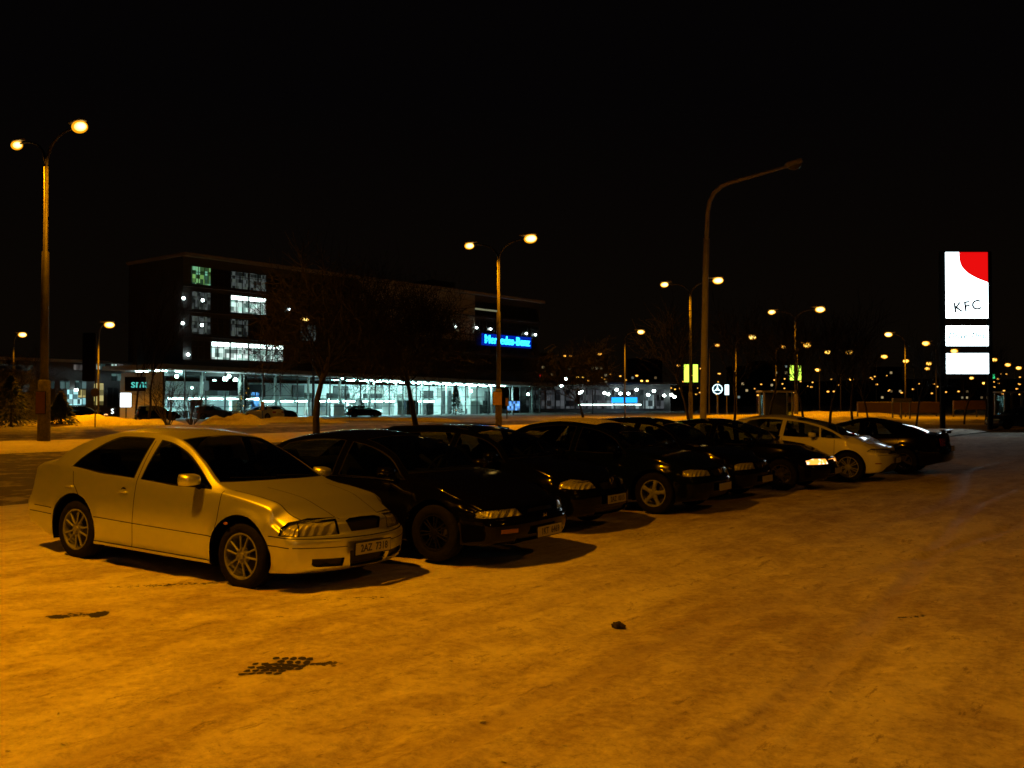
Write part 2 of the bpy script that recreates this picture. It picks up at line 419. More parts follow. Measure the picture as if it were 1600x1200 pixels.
    # wheel arches
    for ax, ar in archs:
        poly = [(ax+ar*math.cos(a), R+ar*math.sin(a)) for a in np.linspace(-.55, PI+.55, 40)] + [(ax-ar*.86, .0), (ax+ar*.86, .0)]
        fs = cut_region(bm, poly, 'xz', lambda f, c: c.y < -Wd*.42 and c.z < 1.0)
        bmesh.ops.delete(bm, geom=fs, context='FACES'); bm.normal_update()
        lb = MB(); aa = np.linspace(-.36, PI+.36, 30)
        for a0, a1 in zip(aa[:-1], aa[1:]):
            q = [(ax+(ar+.004)*math.cos(a), y, R+(ar+.004)*math.sin(a)) for a, y in ((a0, -Wd+.03), (a1, -Wd+.03), (a1, -Wd+.36), (a0, -Wd+.36))]
            lb.quad(*q); lb.add([q[3], q[2], (ax, -Wd+.36, R)], ((0, 1, 2),))
        V0 = list(lb.V); nv = len(V0); lb.add([(x, -y, z) for x, y, z in V0], [f[::-1] for f in list(lb.F)])
        nf_ = len(lb.F)//2; MB().add(V0, lb.F[:nf_]).obj('wheel_arch_liner', M['gap'], root); MB().add(lb.V[nv:], [[i-nv for i in f] for f in lb.F[nf_:]]).obj('wheel_arch_liner', M['gap'], root)
    parts = {}
    gl = M[P.get('glass', 'glass_car')]
    topm = P.get('topm', .05)
    # side windows
    for wi, (xa, xb, la, lb_) in enumerate(P['win']):     # from the rear end xa to the front end xb; la, lb_ lean of each end
        xsn = np.linspace(xa, xb, 14)
        lo = [(x, zb(x)+.022) for x in xsn]; hi = []
        for x in xsn:
            f_ = (x-xa)/(xb-xa); xx = x + la*(1-f_) + lb_*f_
            hi.append((xx, max(ze(xx)-topm, zb(x)+.03)))
        hi = P['hi'](wi, hi) if 'hi' in P else hi
        poly = lo + hi[::-1]
        c_ = Vector((sum(p[0] for p in poly)/len(poly), sum(p[1] for p in poly)/len(poly)))
        big = [tuple(Vector(p)+(Vector(p)-c_).normalized()*.016) for p in poly]
        fs = cut_region(bm, big, 'xz', side)
        for f in fs: f.material_index = 1
        fs = cut_region(bm, poly, 'xz', side)
        parts.setdefault('side_window', []).append(grab(bm, fs, 'side_window', gl, -.004, 2)); bm.normal_update()
    # windscreen and rear window
    for nm, (xa, xb, ma), in (('windscreen', P['ws']), ('rear_window', P['rw'])):
        sgn = 1 if nm == 'windscreen' else -1
        xsn = np.linspace(xa, xb, 16); bow = P.get('bow', .13) if sgn > 0 else .06
        topx, botx = (xa, xb) if sgn > 0 else (xb, xa)
        yedge = [(x, -(we(x)*min(1, taper(x)+.02)-ma)) for x in xsn]
        sweep = lambda x, y: x - sgn*bow*(abs(y)/.7)**2*(0.35+.65*abs(x-topx)/abs(botx-topx))
        lowe = [(sweep(botx, y), y) for y in np.linspace(0.01, yedge[-1][1] if botx == xb else yedge[0][1], 9)]
        upe = [(sweep(topx, y), y) for y in np.linspace(0.01, yedge[0][1] if botx == xb else yedge[-1][1], 9)]
        if botx == xb: mid = [p for p in yedge if upe[-1][0] < p[0] < lowe[-1][0]]
        else: mid = [p for p in yedge if lowe[-1][0] < p[0] < upe[-1][0]][::-1]
        poly = upe + mid + lowe[::-1]
        fl = (lambda f, c: c.z > zb(c.x)-.05 and f.normal.z > .12 and f.normal.z > .12)
        c_ = Vector((sum(p[0] for p in poly)/len(poly), 0))
        big = [(p[0]+(.018 if p[0] > c_.x else -.018), p[1]-(.014 if abs(p[1]) > .1 else 0)) for p in poly]
        fs = cut_region(bm, big, 'xy', fl)
        for f in fs: f.material_index = 1
        fs = cut_region(bm, poly, 'xy', fl)
        parts[nm] = grab(bm, fs, nm, M[P.get('wsglass', P.get('glass', 'glass_car'))], -.004, 1); bm.normal_update()
    # shut lines in the sides, bonnet and bumper
    def groove(pts, proj, filt, w=.0045, m=2):
        for p, q in zip(pts[:-1], pts[1:]):
            p, q = Vector(p), Vector(q); d = (q-p).normalized(); nn = Vector((-d.y, d.x))*w
            for f in cut_region(bm, [tuple(p+nn), tuple(q+nn), tuple(q-nn), tuple(p-nn)], proj, filt): f.material_index = m
    for ln in P['lines']: groove(ln, 'xz', side)
    for ln in P.get('flines', ()): groove(ln, 'yz', front, .004)
    for ln in P.get('tlines', ()): groove(ln, 'xy', lambda f, c: f.normal.z > .4 and c.z > .55, .004)
    if 'cladding' in P:
        for poly in P['cladding']:
            for f in cut_region(bm, poly, 'xz', side): f.material_index = 1
    # lamps, grille and intakes
    D = lambda d: ((d[1], -d[0], 0) if False else (-d[1], d[0], 0), (0, 0, 1))
    for nm, poly, mat in P['front']:
        if nm.startswith('headlight') or nm.startswith('indicator') or nm.startswith('side_'):
            pr = ((.6, .8, 0), (0, 0, 1)); fl = lambda f, c: f.normal.dot(Vector((.8, -.6, 0))) > .25 and c.x > .1 and c.y < -.1
        else: pr = 'yz'; fl = front
        if mat in ('lens', 'lit_lamp'):      # dark seal round the lamp
            c_ = Vector((sum(p[0] for p in poly)/len(poly), sum(p[1] for p in poly)/len(poly)))
            for f in cut_region(bm, [tuple(Vector(p)+(Vector(p)-c_).normalized()*.011) for p in poly], pr, fl): f.material_index = 2
        fs = cut_region(bm, poly, pr, fl)
        if not fs: print('no faces', nm, P['name']); continue
        mir = 1 if nm in ('grille', 'lower_grille', 'badge') else 2
        back = M['reflector'] if mat == 'lens' else M[mat]
        off = {'lens': -.022, 'mesh': -.03, 'amber': -.002}.get(mat, -.002)
        if mat == 'lens':
            parts[nm+'|r'] = grab(bm, fs, 'reflector', back, off, mir, delete=False)
            parts[nm] = grab(bm, fs, nm, M['lens'], 0, mir)
        else:
            parts[nm] = grab(bm, fs, nm, back, off, mir)
        bm.normal_update()
    for nm, poly, mat in P['rearp']:
        pr = ((-.6, .8, 0), (0, 0, 1)) if nm == 'tail_light' else 'yz'
        fl = (lambda f, c: f.normal.dot(Vector((-.8, -.6, 0))) > .25 and c.x < -wb_-.2 and c.y < -.1) if nm == 'tail_light' else rear
        fs = cut_region(bm, poly, pr, fl)
        if fs: parts[nm] = grab(bm, fs, nm, M[mat], -.002, 2 if nm == 'tail_light' else 1); bm.normal_update()
    # body skin, both sides
    geom = bm.verts[:]+bm.edges[:]+bm.faces[:]
    d = bmesh.ops.duplicate(bm, geom=geom)
    nf = [g for g in d['geom'] if isinstance(g, bmesh.types.BMFace)]
    for g in d['geom']:
        if isinstance(g, bmesh.types.BMVert): g.co.y = -g.co.y
    bmesh.ops.reverse_faces(bm, faces=nf)
    bmesh.ops.remove_doubles(bm, verts=[v for v in bm.verts if abs(v.co.y) < 1e-4], dist=2e-4)
    me = bpy.data.meshes.new('body'); bm.to_mesh(me); bm.free()
    me.polygons.foreach_set('use_smooth', [True]*len(me.polygons))
    for m_ in (M[P['paint']], M['trim'], M['gap']): me.materials.append(m_)
    body = part('body', me, root)
    for nm, v in parts.items():
        if nm.endswith('|r'): continue
        hasr = nm+'|r' in parts
        if nm == 'side_window':
            for pr in v:
                for m_ in pr: part('side_window', m_, root)
        elif isinstance(v, list):
            for k, m_ in enumerate(v):
                o = part(nm.split('|')[0], m_, root)
                if hasr: part('reflector', parts[nm+'|r'][k], o)
        else:
            o = part(nm, v, root)
            if hasr: part('reflector', parts[nm+'|r'], o)
    # wheels
    tm, rm, dm = wheel_meshes(R, P['rim'], P.get('tw', .205), P['style'], P.get('wm', 'alloy'))
    for ax in (0, -wb_):
        for s in (-1, 1):
            w = part('wheel', rm, root); w.location = (ax, s*(Wd-.135), R-.006)
            w.rotation_euler = (0, P.get('roll', .35)+ax*.9, 0) if s < 0 else (0, .8, PI)
            part('tyre', tm, w); part('brake_disc', dm, w)
    # mirrors
    mx, mz = P['mir']; wm = Wd-.045
    for s in (-1, 1):
        mb = MB(); bmm = bmesh.new(); bmesh.ops.create_cube(bmm, size=1)
        for v in bmm.verts:
            v.co = Vector((v.co.x*.13, v.co.y*.21, v.co.z*.125))
            if v.co.x > 0: v.co.y *= .72; v.co.z *= .62
        bmesh.ops.subdivide_edges(bmm, edges=bmm.edges[:], cuts=2, use_grid_fill=True)
        for it in range(2): bmesh.ops.smooth_vert(bmm, verts=bmm.verts[:], factor=.5, use_axis_x=True, use_axis_y=True, use_axis_z=True)
        V = [v.co*1.12 + Vector((mx, s*(wm+.105), mz)) for v in bmm.verts]; Fq = [[v.index for v in f.verts] for f in bmm.faces]; bmm.free()
        mb.add(V, Fq); mo = mb.obj('wing_mirror', M[P['paint']] if P.get('mirp', 1) else M['trim'], root, True)
        MB().tube([(mx+.0, s*(wm-.03), mz-.07), (mx+.0, s*(wm+.05), mz-.045)], [.035, .022], 8).obj('mirror_arm', M['trim'], mo, True)
        MB().box((mx-.066, s*(wm+.105), mz), (.004, .15, .085)).obj('mirror_face', M['mirror'], mo)
    # handles
    for hx in P['handles']:
        for s in (-1, 1):
            zz = P['hz'] - .012*abs(hx); yb = Wd*1.0 - P.get('hin', .012)
            hb = MB(); hb.lathe([(0, 0), (.040, 0), (.047, .004), (.048, .007)], 20, 'y', (hx, 0, zz)); hb.V = [(x, s*(yb-.008+abs(y)*.5), z) for x, y, z in hb.V]
            ho = hb.obj('door_handle', M['gap'] if P.get('cup', 1) else M[P['paint']], root, True)
            MB().bbox((hx, s*(yb+.012), zz), (.125, .020, .024), .008, 2).obj('grip', M[P['paint']], ho, True)
    # plates
    def plate(x, z, txt, face, tilt=0):
        Mx = Matrix.Translation((x, 0, z)) @ Matrix.Rotation(PI/2 if face > 0 else -PI/2, 4, 'Z') @ Matrix.Rotation(PI/2-tilt, 4, 'X')
        b = MB().bbox((0, 0, -.004), (.545, .130, .010), .003, 1).xf(Mx); h = b.obj('plate_holder', M['trim'], root)
        p = MB().bbox((0, 0, .003), (.52, .11, .005), .002, 1).xf(Mx).obj('number_plate', M['plate'], h)
        if txt: text_obj('plate_lettering', txt, .098, M['black'], Mx @ Matrix.Translation((0.01, 0, .007)) @ Matrix.Scale(.92, 4, (1,0,0)), h, depth=.0008, spacing=1.02, bold=.002)
        h['label'] = 'white number plate in a black holder'
    plate(P['plx']+.012, P['plz'], P.get('reg', ''), 1)
    if 'prx' in P: plate(P['prx']-.012, P['prz'], P.get('rreg', ''), -1)
    # interior
    fx, sc_ = P.get('seatx', -1.25), .58
    ib = MB(); ib.bbox((-wb_/2, 0, .32), (wb_+.2, Wd*1.62, .06), .02, 1); ib.bbox((P['ws'][1]-.28, 0, .80), (.42, Wd*1.66, .22), .06, 2)
    ib.obj('cabin_floor', M['inside'], root)
    for s in (-1, 1):
        Mr = Matrix.Rotation(-.32, 3, 'Y'); sb = MB()
        sb.bbox((fx+.1, s*.36, .48), (.52, .48, .16), .06, 2); sb.bbox((fx-.22, s*.36, .80), (.12, .46, .62), .055, 2, Mr); sb.bbox((fx-.36, s*.36, 1.16), (.09, .25, .15), .04, 2, Mr)
        sb.obj('front_seat', M['seat'], root, True)
    rb_ = MB(); rb_.bbox((fx-.85, 0, .50), (.5, Wd*1.5, .16), .06, 2); rb_.bbox((fx-1.15, 0, .76), (.12, Wd*1.5, .54), .055, 2, Matrix.Rotation(-.38, 3, 'Y'))
    for s in (-.42, .42): rb_.bbox((fx-1.28, s, 1.06), (.08, .24, .13), .035, 2, Matrix.Rotation(-.38, 3, 'Y'))
    rb_.obj('rear_seat', M['seat'], root, True)
    st = MB(); n_ = 24; cM = Matrix.Translation((fx+.42, .36, .90)) @ Matrix.Rotation(-1.05, 4, 'Y')
    pts = [cM @ Vector((math.cos(a)*.18, math.sin(a)*.18, 0)) for a in np.linspace(0, 2*PI, n_+1)]; st.tube(pts, .014, 6, False); st.tube([cM @ Vector((-.17,0,0)), cM @ Vector((.17,0,0))], .02, 6); st.tube([cM @ Vector((0,0,0)), cM @ Vector((0,0,.3))], .03, 6)
    st.obj('steering_wheel', M['inside'], root, True)
    # wipers
    for s in (-.05, .52):
        wbx = P['ws'][1]; pt = []
        for k in range(6):
            y = s-.02-k*.1; x = wbx-.015-.20*(k/5.0)*.25; pt.append((x-.10*(abs(y)/.7)**2, y, zc(x-.10*(abs(y)/.7)**2)-(zc(x)-ze(x))*(abs(y)/max(.3, we(x)))**2.3+.012))
        MB().tube(pt, .008, 5).obj('wiper', M['trim'], root)
    for fn in P.get('extra', ()): fn(root, P, zc, ze, we, zb)
    return root
def lerp_prof(pts):
    f = pchip(*zip(*pts)); return lambda z: float(f(z))
def bounds(r):
    return r
M['silver'] = paint('silver beige car paint', (.72, .78, .56), .91, .40, dirt=.20, coat=.5)
M['blackpaint'] = paint('black car paint', (.0015, .0015, .002), 0, .12, dirt=.003, spec=.05, coat=.30)
M['darkblue'] = paint('very dark blue car paint', (.0015, .002, .004), 0, .12, dirt=.003, spec=.05, coat=.30)
M['darkgreen'] = paint('dark green car paint', (.0015, .003, .002), 0, .12, dirt=.003, spec=.05, coat=.30)
M['white'] = paint('white car paint', (.62, .66, .52), .0, .35, dirt=.36)
M['anthracite'] = paint('anthracite car paint', (.013, .013, .014), .1, .32, dirt=.08)
def oct_hi(wi, hi):
    if wi: return hi
    x0 = hi[0][0]; return [(x, .95+(z-.95)*max(.02, 1-(1-min(1, (x-x0)/.62))**2)**.62) for x, z in hi]
def octavia():
    P = dict(name='silver_car', paint='silver', gapf=.068, Lf=.90, Lr=1.10, wb=2.512, W=1.735, R=.318, rim=.213, style='ten', roll=.12, rc=.07,
        top=[(.90,.64),(.83,.685),(.72,.745),(.55,.80),(.3,.868),(0,.925),(-.30,.972),(-.42,1.0),(-.75,1.185),(-1.08,1.345),(-1.3,1.412),(-1.65,1.438),(-2.1,1.425),(-2.5,1.36),(-2.95,1.215),(-3.3,1.07),(-3.46,1.035),(-3.62,.97)],
        edge=[(.90,.625),(.83,.665),(.72,.722),(.55,.775),(.3,.838),(0,.885),(-.28,.915),(-.42,.955),(-.75,1.135),(-1.08,1.29),(-1.3,1.355),(-1.65,1.385),(-2.1,1.37),(-2.5,1.30),(-2.95,1.13),(-3.25,1.01),(-3.46,.99),(-3.62,.94)],
        we=[(.90,.66),(.5,.70),(0,.735),(-.3,.745),(-.42,.74),(-.8,.655),(-1.15,.585),(-1.6,.56),(-2.2,.565),(-2.7,.62),(-3.2,.70),(-3.46,.70),(-3.62,.68)],
        belt=[(.90,.585),(.7,.67),(.3,.79),(0,.845),(-.3,.878),(-1.2,.895),(-2.2,.935),(-2.7,.965),(-3.2,.975),(-3.46,.945),(-3.62,.88)],
        nose=lerp_prof([(.15,.06),(.22,.035),(.35,.005),(.50,.0),(.525,.015),(.545,.045),(.62,.07),(.68,.085),(.72,.10),(.9,.12)]), plan=.28,
        tail=lerp_prof([(.2,.1),(.3,.03),(.45,.0),(.56,.01),(.60,.05),(.8,.09),(.95,.10),(1.0,.12)]),
        win=[(-2.64,-1.62,.0,.03),(-1.49,-.47,.04,-.02)], hi=oct_hi,
        ws=(-1.16,-.33,.045), rw=(-3.10,-2.35,.05), glass='glass_dark', topm=.055, tf=.045, fl=.016,
        lines=[[(-.30,.90),(-.30,.62),(-.33,.36),(-.36,.235)],[(-1.55,.90),(-1.53,.6),(-1.54,.235)],[(-1.545,1.31),(-1.55,.90)],
               [(-2.60,.93),(-2.56,.80),(-2.42,.68),(-2.20,.55)],[(-2.15,.485),(-1.54,.475)],[(-1.54,.475),(-.32,.465)],[(-.30,.235),(-2.15,.235)],
               [(.36,.54),(.62,.535)],[(.345,.455),(.60,.45)],[(-2.93,.51),(-3.3,.51)],[(-2.93,.44),(-3.4,.44)]],
        flines=[[(-.83,.535),(-.36,.525),(-.001,.522)],[(-.80,.452),(-.30,.445)]],
        tlines=[[(.70,-.60),(.5,-.665),(.3,-.70),(0,-.725),(-.22,-.73)],[(.735,-.30),(.3,-.36),(-.1,-.42)]],
        front=[('side_headlight', [(-.375,.555),(-.345,.62),(-.29,.660),(-.215,.678),(-.205,.556)], 'lens'),
               ('headlight', [(-.198,.556),(-.208,.680),(-.10,.697),(.150,.700),(.185,.560)], 'lens'),
               ('grille', [(.02,.570),(-.205,.572),(-.255,.672),(-.18,.690),(.02,.694)], 'mesh'),
               ('lower_grille', [(.02,.238),(-.235,.245),(-.262,.345),(-.27,.40),(.02,.40)], 'mesh'),
               ('bumper_intake', [(-.325,.262),(-.60,.272),(-.645,.292),(-.65,.350),(-.33,.342)], 'mesh')],
        rearp=[('tail_light', [(1.40,.66),(1.40,.86),(1.75,.86),(1.75,.66)], 'redlens')],
        mir=(-.62,.985), handles=(-1.72,-2.62), hz=.80, hin=.02, plx=.90, plz=.415, reg='2AZ  7318', prx=-3.60, prz=.72, extra=[oct_extra])
    return build_car(P)
def oct_extra(root, P, zc, ze, we, zb):
    MB().box((.862, 0, .29), (.010, .46, .012)).obj('grille_bar', M['trim'], root)
    for s in (-1, 1):
        MB().box((.765, s*.48, .292), (.012, .27, .009), rz=s*-.20).obj('intake_bar', M['trim'], root)
        MB().ell((-.18, s*.862, .605), (.030, .010, .016)).obj('side_repeater', M['amber'], root, True)

def generic(name, paint_, Lf=.9, Lr=1.0, wb=2.6, W=1.74, H=1.40, zn=.62, zh=.80, xc=-.35, zcl=.95, xt=-1.15, xpk=-1.7, xrt=-2.4, xrb=-3.1, zrt=None, zd=1.0, zt=.92, R=.31, rim=.19,
            style='five', kind='sedan', hl=None, reg='', glass_='glass_car', extra=(), front=None, wm='dullalloy', bel=.0, **kw):
    xe = -wb-Lr; zrt = zrt or H-.06; bz = kw.pop('beltz', .88)
    top = [(Lf,zn),(Lf-.08,zn+.045),(Lf-.22,zn+.10),(.3,zh+.02),(0,zcl-.045),(xc+.04,zcl),(xc-.10,zcl+.04),((xc+xt)/2,(zcl+H)/2+.03),(xt,H-.07),((xt+xpk)/2,H-.018),(xpk,H),(xrt,zrt)]
    if kind == 'sedan': top += [((xrt+xrb)/2,(zrt+zd)/2+.03),(xrb,zd),(xe+.15,zd-.03),(xe,zt-.02)]
    elif kind == 'fast': top += [((xrt+xrb)/2,(zrt+zd)/2+.025),(xrb,zd+.01),(xe+.05,zd+.0),(xe,zt)]
    else: top += [(xe+.28,zrt-.05),(xe+.10,zrt-.28),(xe,zt)]
    edge = [(x, z-(.018 if x > xc else .055 if (x < xt and z > zd+.15) else .045)) for x, z in top]
    we = [(Lf,W/2-.21),(.5,W/2-.17),(0,W/2-.135),(xc,W/2-.125),((xc+xt)/2,W/2-.21),(xt,W/2-.285),(xpk,W/2-.305),(xrt,W/2-.30)]
    we += [(xrb,W/2-.18),(xe,W/2-.19)] if kind != 'wagon' else [(xe+.2,W/2-.26),(xe,W/2-.2)]
    belt = [(Lf,zn-.05),(Lf-.2,zn+.03),(.3,zh-.06),(0,bz-.035),(xc,bz),(-wb/2,bz+.02+bel*.4),(-wb,bz+.05+bel),(xe+.2,bz+.06+bel),(xe,bz+.0)]
    sp = -1.42
    if 'wins' in kw: wins = kw.pop('wins')
    else:
        wins = [(-wb-.05 if kind != 'wagon' else -wb+.12, sp-.06, .42 if kind != 'wagon' else .04, .03), (sp+.06, xc-.12, .04, -.02)]
        if kind == 'wagon': wins.append((xe+.22, -wb+.02, .16, .03))
    fr = front if front is not None else [('headlight', hl or [(-.33,zn-.10),(-.30,zn+.0),(-.15,zn+.03),(.16,zn+.03),(.19,zn-.09)], 'lens'),
               ('grille', [(.02,zn-.09),(-.22,zn-.09),(-.28,zn+.01),(.02,zn+.02)], 'mesh'),
               ('lower_grille', [(.02,.215),(-.42,.225),(-.46,.32),(.02,.32)], 'mesh')]
    zb_ = zn-.12
    D = dict(name=name, paint=paint_, Lf=Lf, Lr=Lr, wb=wb, W=W, R=R, rim=rim, style=style, wm=wm, top=top, edge=edge, we=we, belt=belt, ns=130,
        nose=lerp_prof([(.15,.07),(.24,.03),(.38,.0),(zb_-.04,.0),(zb_,.03),(zb_+.1,.07),(zn+.1,.12)]), plan=.24, rc=.07,
        tail=lerp_prof([(.2,.1),(.3,.03),(.45,.0),(.58,.01),(.62,.05),(.8,.08),(1.0,.12),(1.4,.14)]),
        win=wins, ws=(xt+.0,xc-.02,.045), rw=(xrb+.06,xrt-.02,.06) if kind != 'wagon' else (xe+.12,xe+.26,.06), glass=glass_, topm=.05, tf=.05,
        lines=[[(-.28,bz),(-.28,.6),(-.33,.25)],[(sp,bz+.02),(sp,.25)],[(-wb+.1,bz),(-wb+.14,.75),(-wb+.38,.5)],[(-.33,.25),(-wb+.45,.25)],[(-.3,.50),(-wb+.42,.52)]],
        flines=[[(-.80,zb_),(-.35,zb_),(-.001,zb_)]], tlines=[[(Lf-.2,-W/2+.26),(.2,-W/2+.18),(-.2,-W/2+.16)]],
        front=fr, rearp=[('tail_light', [(.6*(-xe)-.70,.68),(.6*(-xe)-.70,.86),(.6*(-xe)-.36,.86),(.6*(-xe)-.36,.68)], 'redlens')],
        mir=(xc-.26,bz+.10), handles=(sp-.16,-wb-.02) if kind != 'fast' else (sp-.1,), hz=.78, cup=0, plx=Lf-.005, plz=.40, reg=reg, prx=xe+.02, prz=.60, extra=list(extra))
    D.update(kw); return build_car(D)
def chrome_belt(root, P, zc, ze, we, zb):
    for s in (-1, 1):
        xs = np.linspace(-2.75, -.55, 24)
        MB().tube([(x, s*(P['W']/2-.047+.004), zb(x)+.006) for x in xs], .0075, 6).obj('belt_trim', M['chrome'], root, True)
def roof_bars(root, P, zc, ze, we, zb):
    for s in (-1, 1):
        xs = np.linspace(-2.9, -1.25, 14)
        MB().tube([(x, s*(we(x)-.035), ze(x)+.05+(.0 if .1 < (x+2.9)/1.65 < .9 else -.03)) for x in xs], .014, 6).obj('roof_rail', M['trim'], root, True)
def car2():
    return generic('black_car', 'blackpaint', Lf=.95, Lr=1.08, wb=2.715, W=1.76, H=1.375, zn=.585, zh=.75, xc=-.30, zcl=.905, xt=-1.12, xpk=-1.65, xrt=-2.35, xrb=-3.15, zd=.97, beltz=.835,
        hl=[(-.36,.495),(-.345,.565),(-.22,.592),(.10,.592),(.17,.50)], reg='1KT  6469', style='seven', plz=.31, wm='blackalloy', zmid=.52,
        front=[('headlight', [(-.36,.495),(-.345,.56),(-.22,.588),(.13,.592),(.22,.505)], 'lens'), ('grille', [(.02,.525),(-.30,.525),(-.28,.565),(.02,.572)], 'mesh'),
               ('indicator', [(-.10,.33),(-.10,.375),(.12,.375),(.12,.33)], 'amber'), ('lower_grille', [(.02,.215),(-.5,.225),(-.52,.285),(.02,.285)], 'mesh')], extra=[chrome_belt, emblem])
def emblem(root, P, zc, ze, we, zb):
    MB().box((P['Lf']-.055, -.028, .47), (.01, .012, .05)).box((P['Lf']-.055, .028, .47), (.01, .012, .05)).box((P['Lf']-.055, 0, .47), (.01, .05, .012)).obj('badge', M['chrome'], root)
def badge_round(root, P, zc, ze, we, zb):
    b = MB(); b.tube([(P['Lf']-.075, math.cos(a)*.042, P['front'][0][1][0][1]+.06+math.sin(a)*.042) for a in np.linspace(0, 2*PI, 21)], .007, 6, False); b.obj('badge', M['chrome'], root, True)
def car3():
    return generic('dark_estate_car', 'darkblue', Lf=.84, Lr=.92, wb=2.58, W=1.70, H=1.385, zn=.64, zh=.80, xc=-.33, zcl=.94, xt=-1.05, xpk=-1.6, xrt=-2.6, zrt=1.36, kind='wagon', zt=.9,
        hl=[(-.40,.60),(-.36,.68),(-.20,.72),(.08,.69),(.16,.585),(-.1,.575)], reg='2AZ  0015', style='seven', plz=.42, extra=[roof_bars, badge_round])
def car4():
    def frost(root, P, zc, ze, we, zb):
        bm = MB(); xs = np.linspace(-2.75, -1.15, 30); rows = []
        for x in xs:
            f_ = min(1, min(x+2.75, -1.15-x)/.12); w_ = (we(x)-.012)*(.85+.15*f_); e, c = ze(x), zc(x); rows.append([(x, y*w_, c-(c-e)*abs(y*w_/we(x))**2.3+.006+.012*f_) for y in np.linspace(-1, 1, 20)])
        for r in rows: bm.V += r
        for i in range(29):
            for j in range(19): bm.F.append((i*20+j, (i+1)*20+j, (i+1)*20+j+1, i*20+j+1))
        o = bm.obj('roof_frost', M['frost'], root, True); tag(o, kind='stuff')
    return generic('dark_saloon_car', 'darkgreen', Lf=.84, Lr=1.0, wb=2.65, W=1.74, H=1.425, zn=.66, zh=.82, xc=-.36, zcl=.965, xt=-1.12, xpk=-1.7, xrt=-2.35, xrb=-3.05, zd=1.02,
        hl=[(-.37,.585),(-.34,.68),(-.18,.705),(.14,.68),(.20,.585)], reg='', style='five', wm='alloy', rim=.20, R=.318, plz=.40, extra=[frost, badge_round])
def car5():
    return generic('black_hatchback_car', 'blackpaint', Lf=.82, Lr=.72, wb=2.51, W=1.72, H=1.42, zn=.64, zh=.80, xc=-.36, zcl=.95, xt=-1.05, xpk=-1.6, xrt=-2.5, zrt=1.38, kind='wagon', zt=.9, reg='', style='five', plz=.36, extra=[badge_round],
        wins=[(-2.40,-1.48,.06,.03),(-1.36,-.48,.04,-.02)])
def car6():
    return generic('black_low_car', 'blackpaint', Lf=.88, Lr=1.0, wb=2.6, W=1.73, H=1.375, zn=.60, zh=.76, xc=-.34, zcl=.92, xt=-1.12, xpk=-1.65, xrt=-2.35, xrb=-3.0, zd=.98, beltz=.85, reg='', style='seven', plz=.38, lit=1,
        front=[('headlight', [(-.36,.52),(-.34,.59),(-.20,.625),(.14,.615),(.19,.52)], 'lit_lamp'), ('grille', [(.02,.52),(-.22,.52),(-.26,.60),(.02,.61)], 'mesh'), ('lower_grille', [(.02,.215),(-.42,.225),(-.46,.32),(.02,.32)], 'mesh')])
def car7():
    return generic('white_hatchback_car', 'white', Lf=.86, Lr=.74, wb=2.62, W=1.765, H=1.43, zn=.70, zh=.86, xc=-.02, zcl=.985, xt=-1.15, xpk=-1.75, xrt=-2.45, xrb=-3.20, zrt=1.36, zd=1.06, kind='fast', zt=.98, bel=.06, R=.325, rim=.215,
        style='seven', wm='alloy', plz=.46, glass_='glass_car', mir=(-.72,1.0), beltz=.90, handles=(-1.55,),
        wins=[(-2.55,-1.50,.35,.03),(-1.38,-.62,.03,-.03),(-.55,-.14,-.03,-.06)],
        front=[('headlight', [(-.42,.665),(-.33,.72),(.0,.715),(.30,.69),(.30,.635),(-.1,.635)], 'lens'), ('grille', [(.02,.60),(-.42,.60),(-.46,.655),(.02,.665)], 'mesh'),
               ('lower_grille', [(-.001,.20),(-.55,.21),(-.74,.215),(-.60,.33),(-.40,.40),(.02,.40)], 'mesh'), ('indicator', [(-.33,.40),(-.33,.425),(-.2,.425),(-.2,.40)], 'amber')])
def car8():
    def spoiler(root, P, zc, ze, we, zb):
        xe = -P['wb']-P['Lr']; b = MB().bbox((xe+.14, 0, 1.035), (.17, 1.16, .026), .012, 2)
        for s in (-1, 1): b.bbox((xe+.15, s*.46, .99), (.10, .04, .08), .01, 1)
        b.obj('spoiler', M['blackpaint'], root, True)
    return generic('black_coupe_car', 'blackpaint', Lf=.92, Lr=.98, wb=2.55, W=1.75, H=1.33, zn=.60, zh=.76, xc=-.38, zcl=.90, xt=-1.20, xpk=-1.65, xrt=-2.1, xrb=-3.10, zd=.98, kind='fast', zt=.93, beltz=.84, reg='', style='five', plz=.38,
        wins=[(-2.35,-1.68,.35,.03),(-1.56,-.52,.04,-.02)], extra=[spoiler])
def car9():
    return generic('small_dark_car', 'anthracite', Lf=.80, Lr=.70, wb=2.45, W=1.66, H=1.42, zn=.66, zh=.82, xc=-.34, zcl=.96, xt=-1.0, xpk=-1.5, xrt=-2.4, zrt=1.38, kind='wagon', zt=.9, reg='', style='five',
        wins=[(-2.34,-1.48,.06,.03),(-1.36,-.46,.04,-.02)])
t = NT('roof frost'); nz = t.noise(30, 6, .7, t.coord()); t.bsdf(t.mix(t.ramp(nz.outputs[0], ((.35, 0.), (.6, 1.))), (.30,.30,.30), (.75,.77,.80)), .9, bump=nz.outputs[0], bstr=.4); M['frost'] = t.m
t = NT('lit headlamp'); e = t.n('ShaderNodeEmission'); vv = t.n('ShaderNodeTexVoronoi'); vv.inputs['Scale'].default_value = 11; t.l(t.coord(), vv.inputs[0])
t.l(t.mix(t.ramp(vv.outputs['Distance'], ((.2, 1.), (.5, 0.))), (1.0, .32, .04), (1.0, .85, .6)), e.inputs[0]); e.inputs[1].default_value = 2.2; t.l(e.outputs[0], t.out.inputs[0]); M['lit_lamp'] = t.m
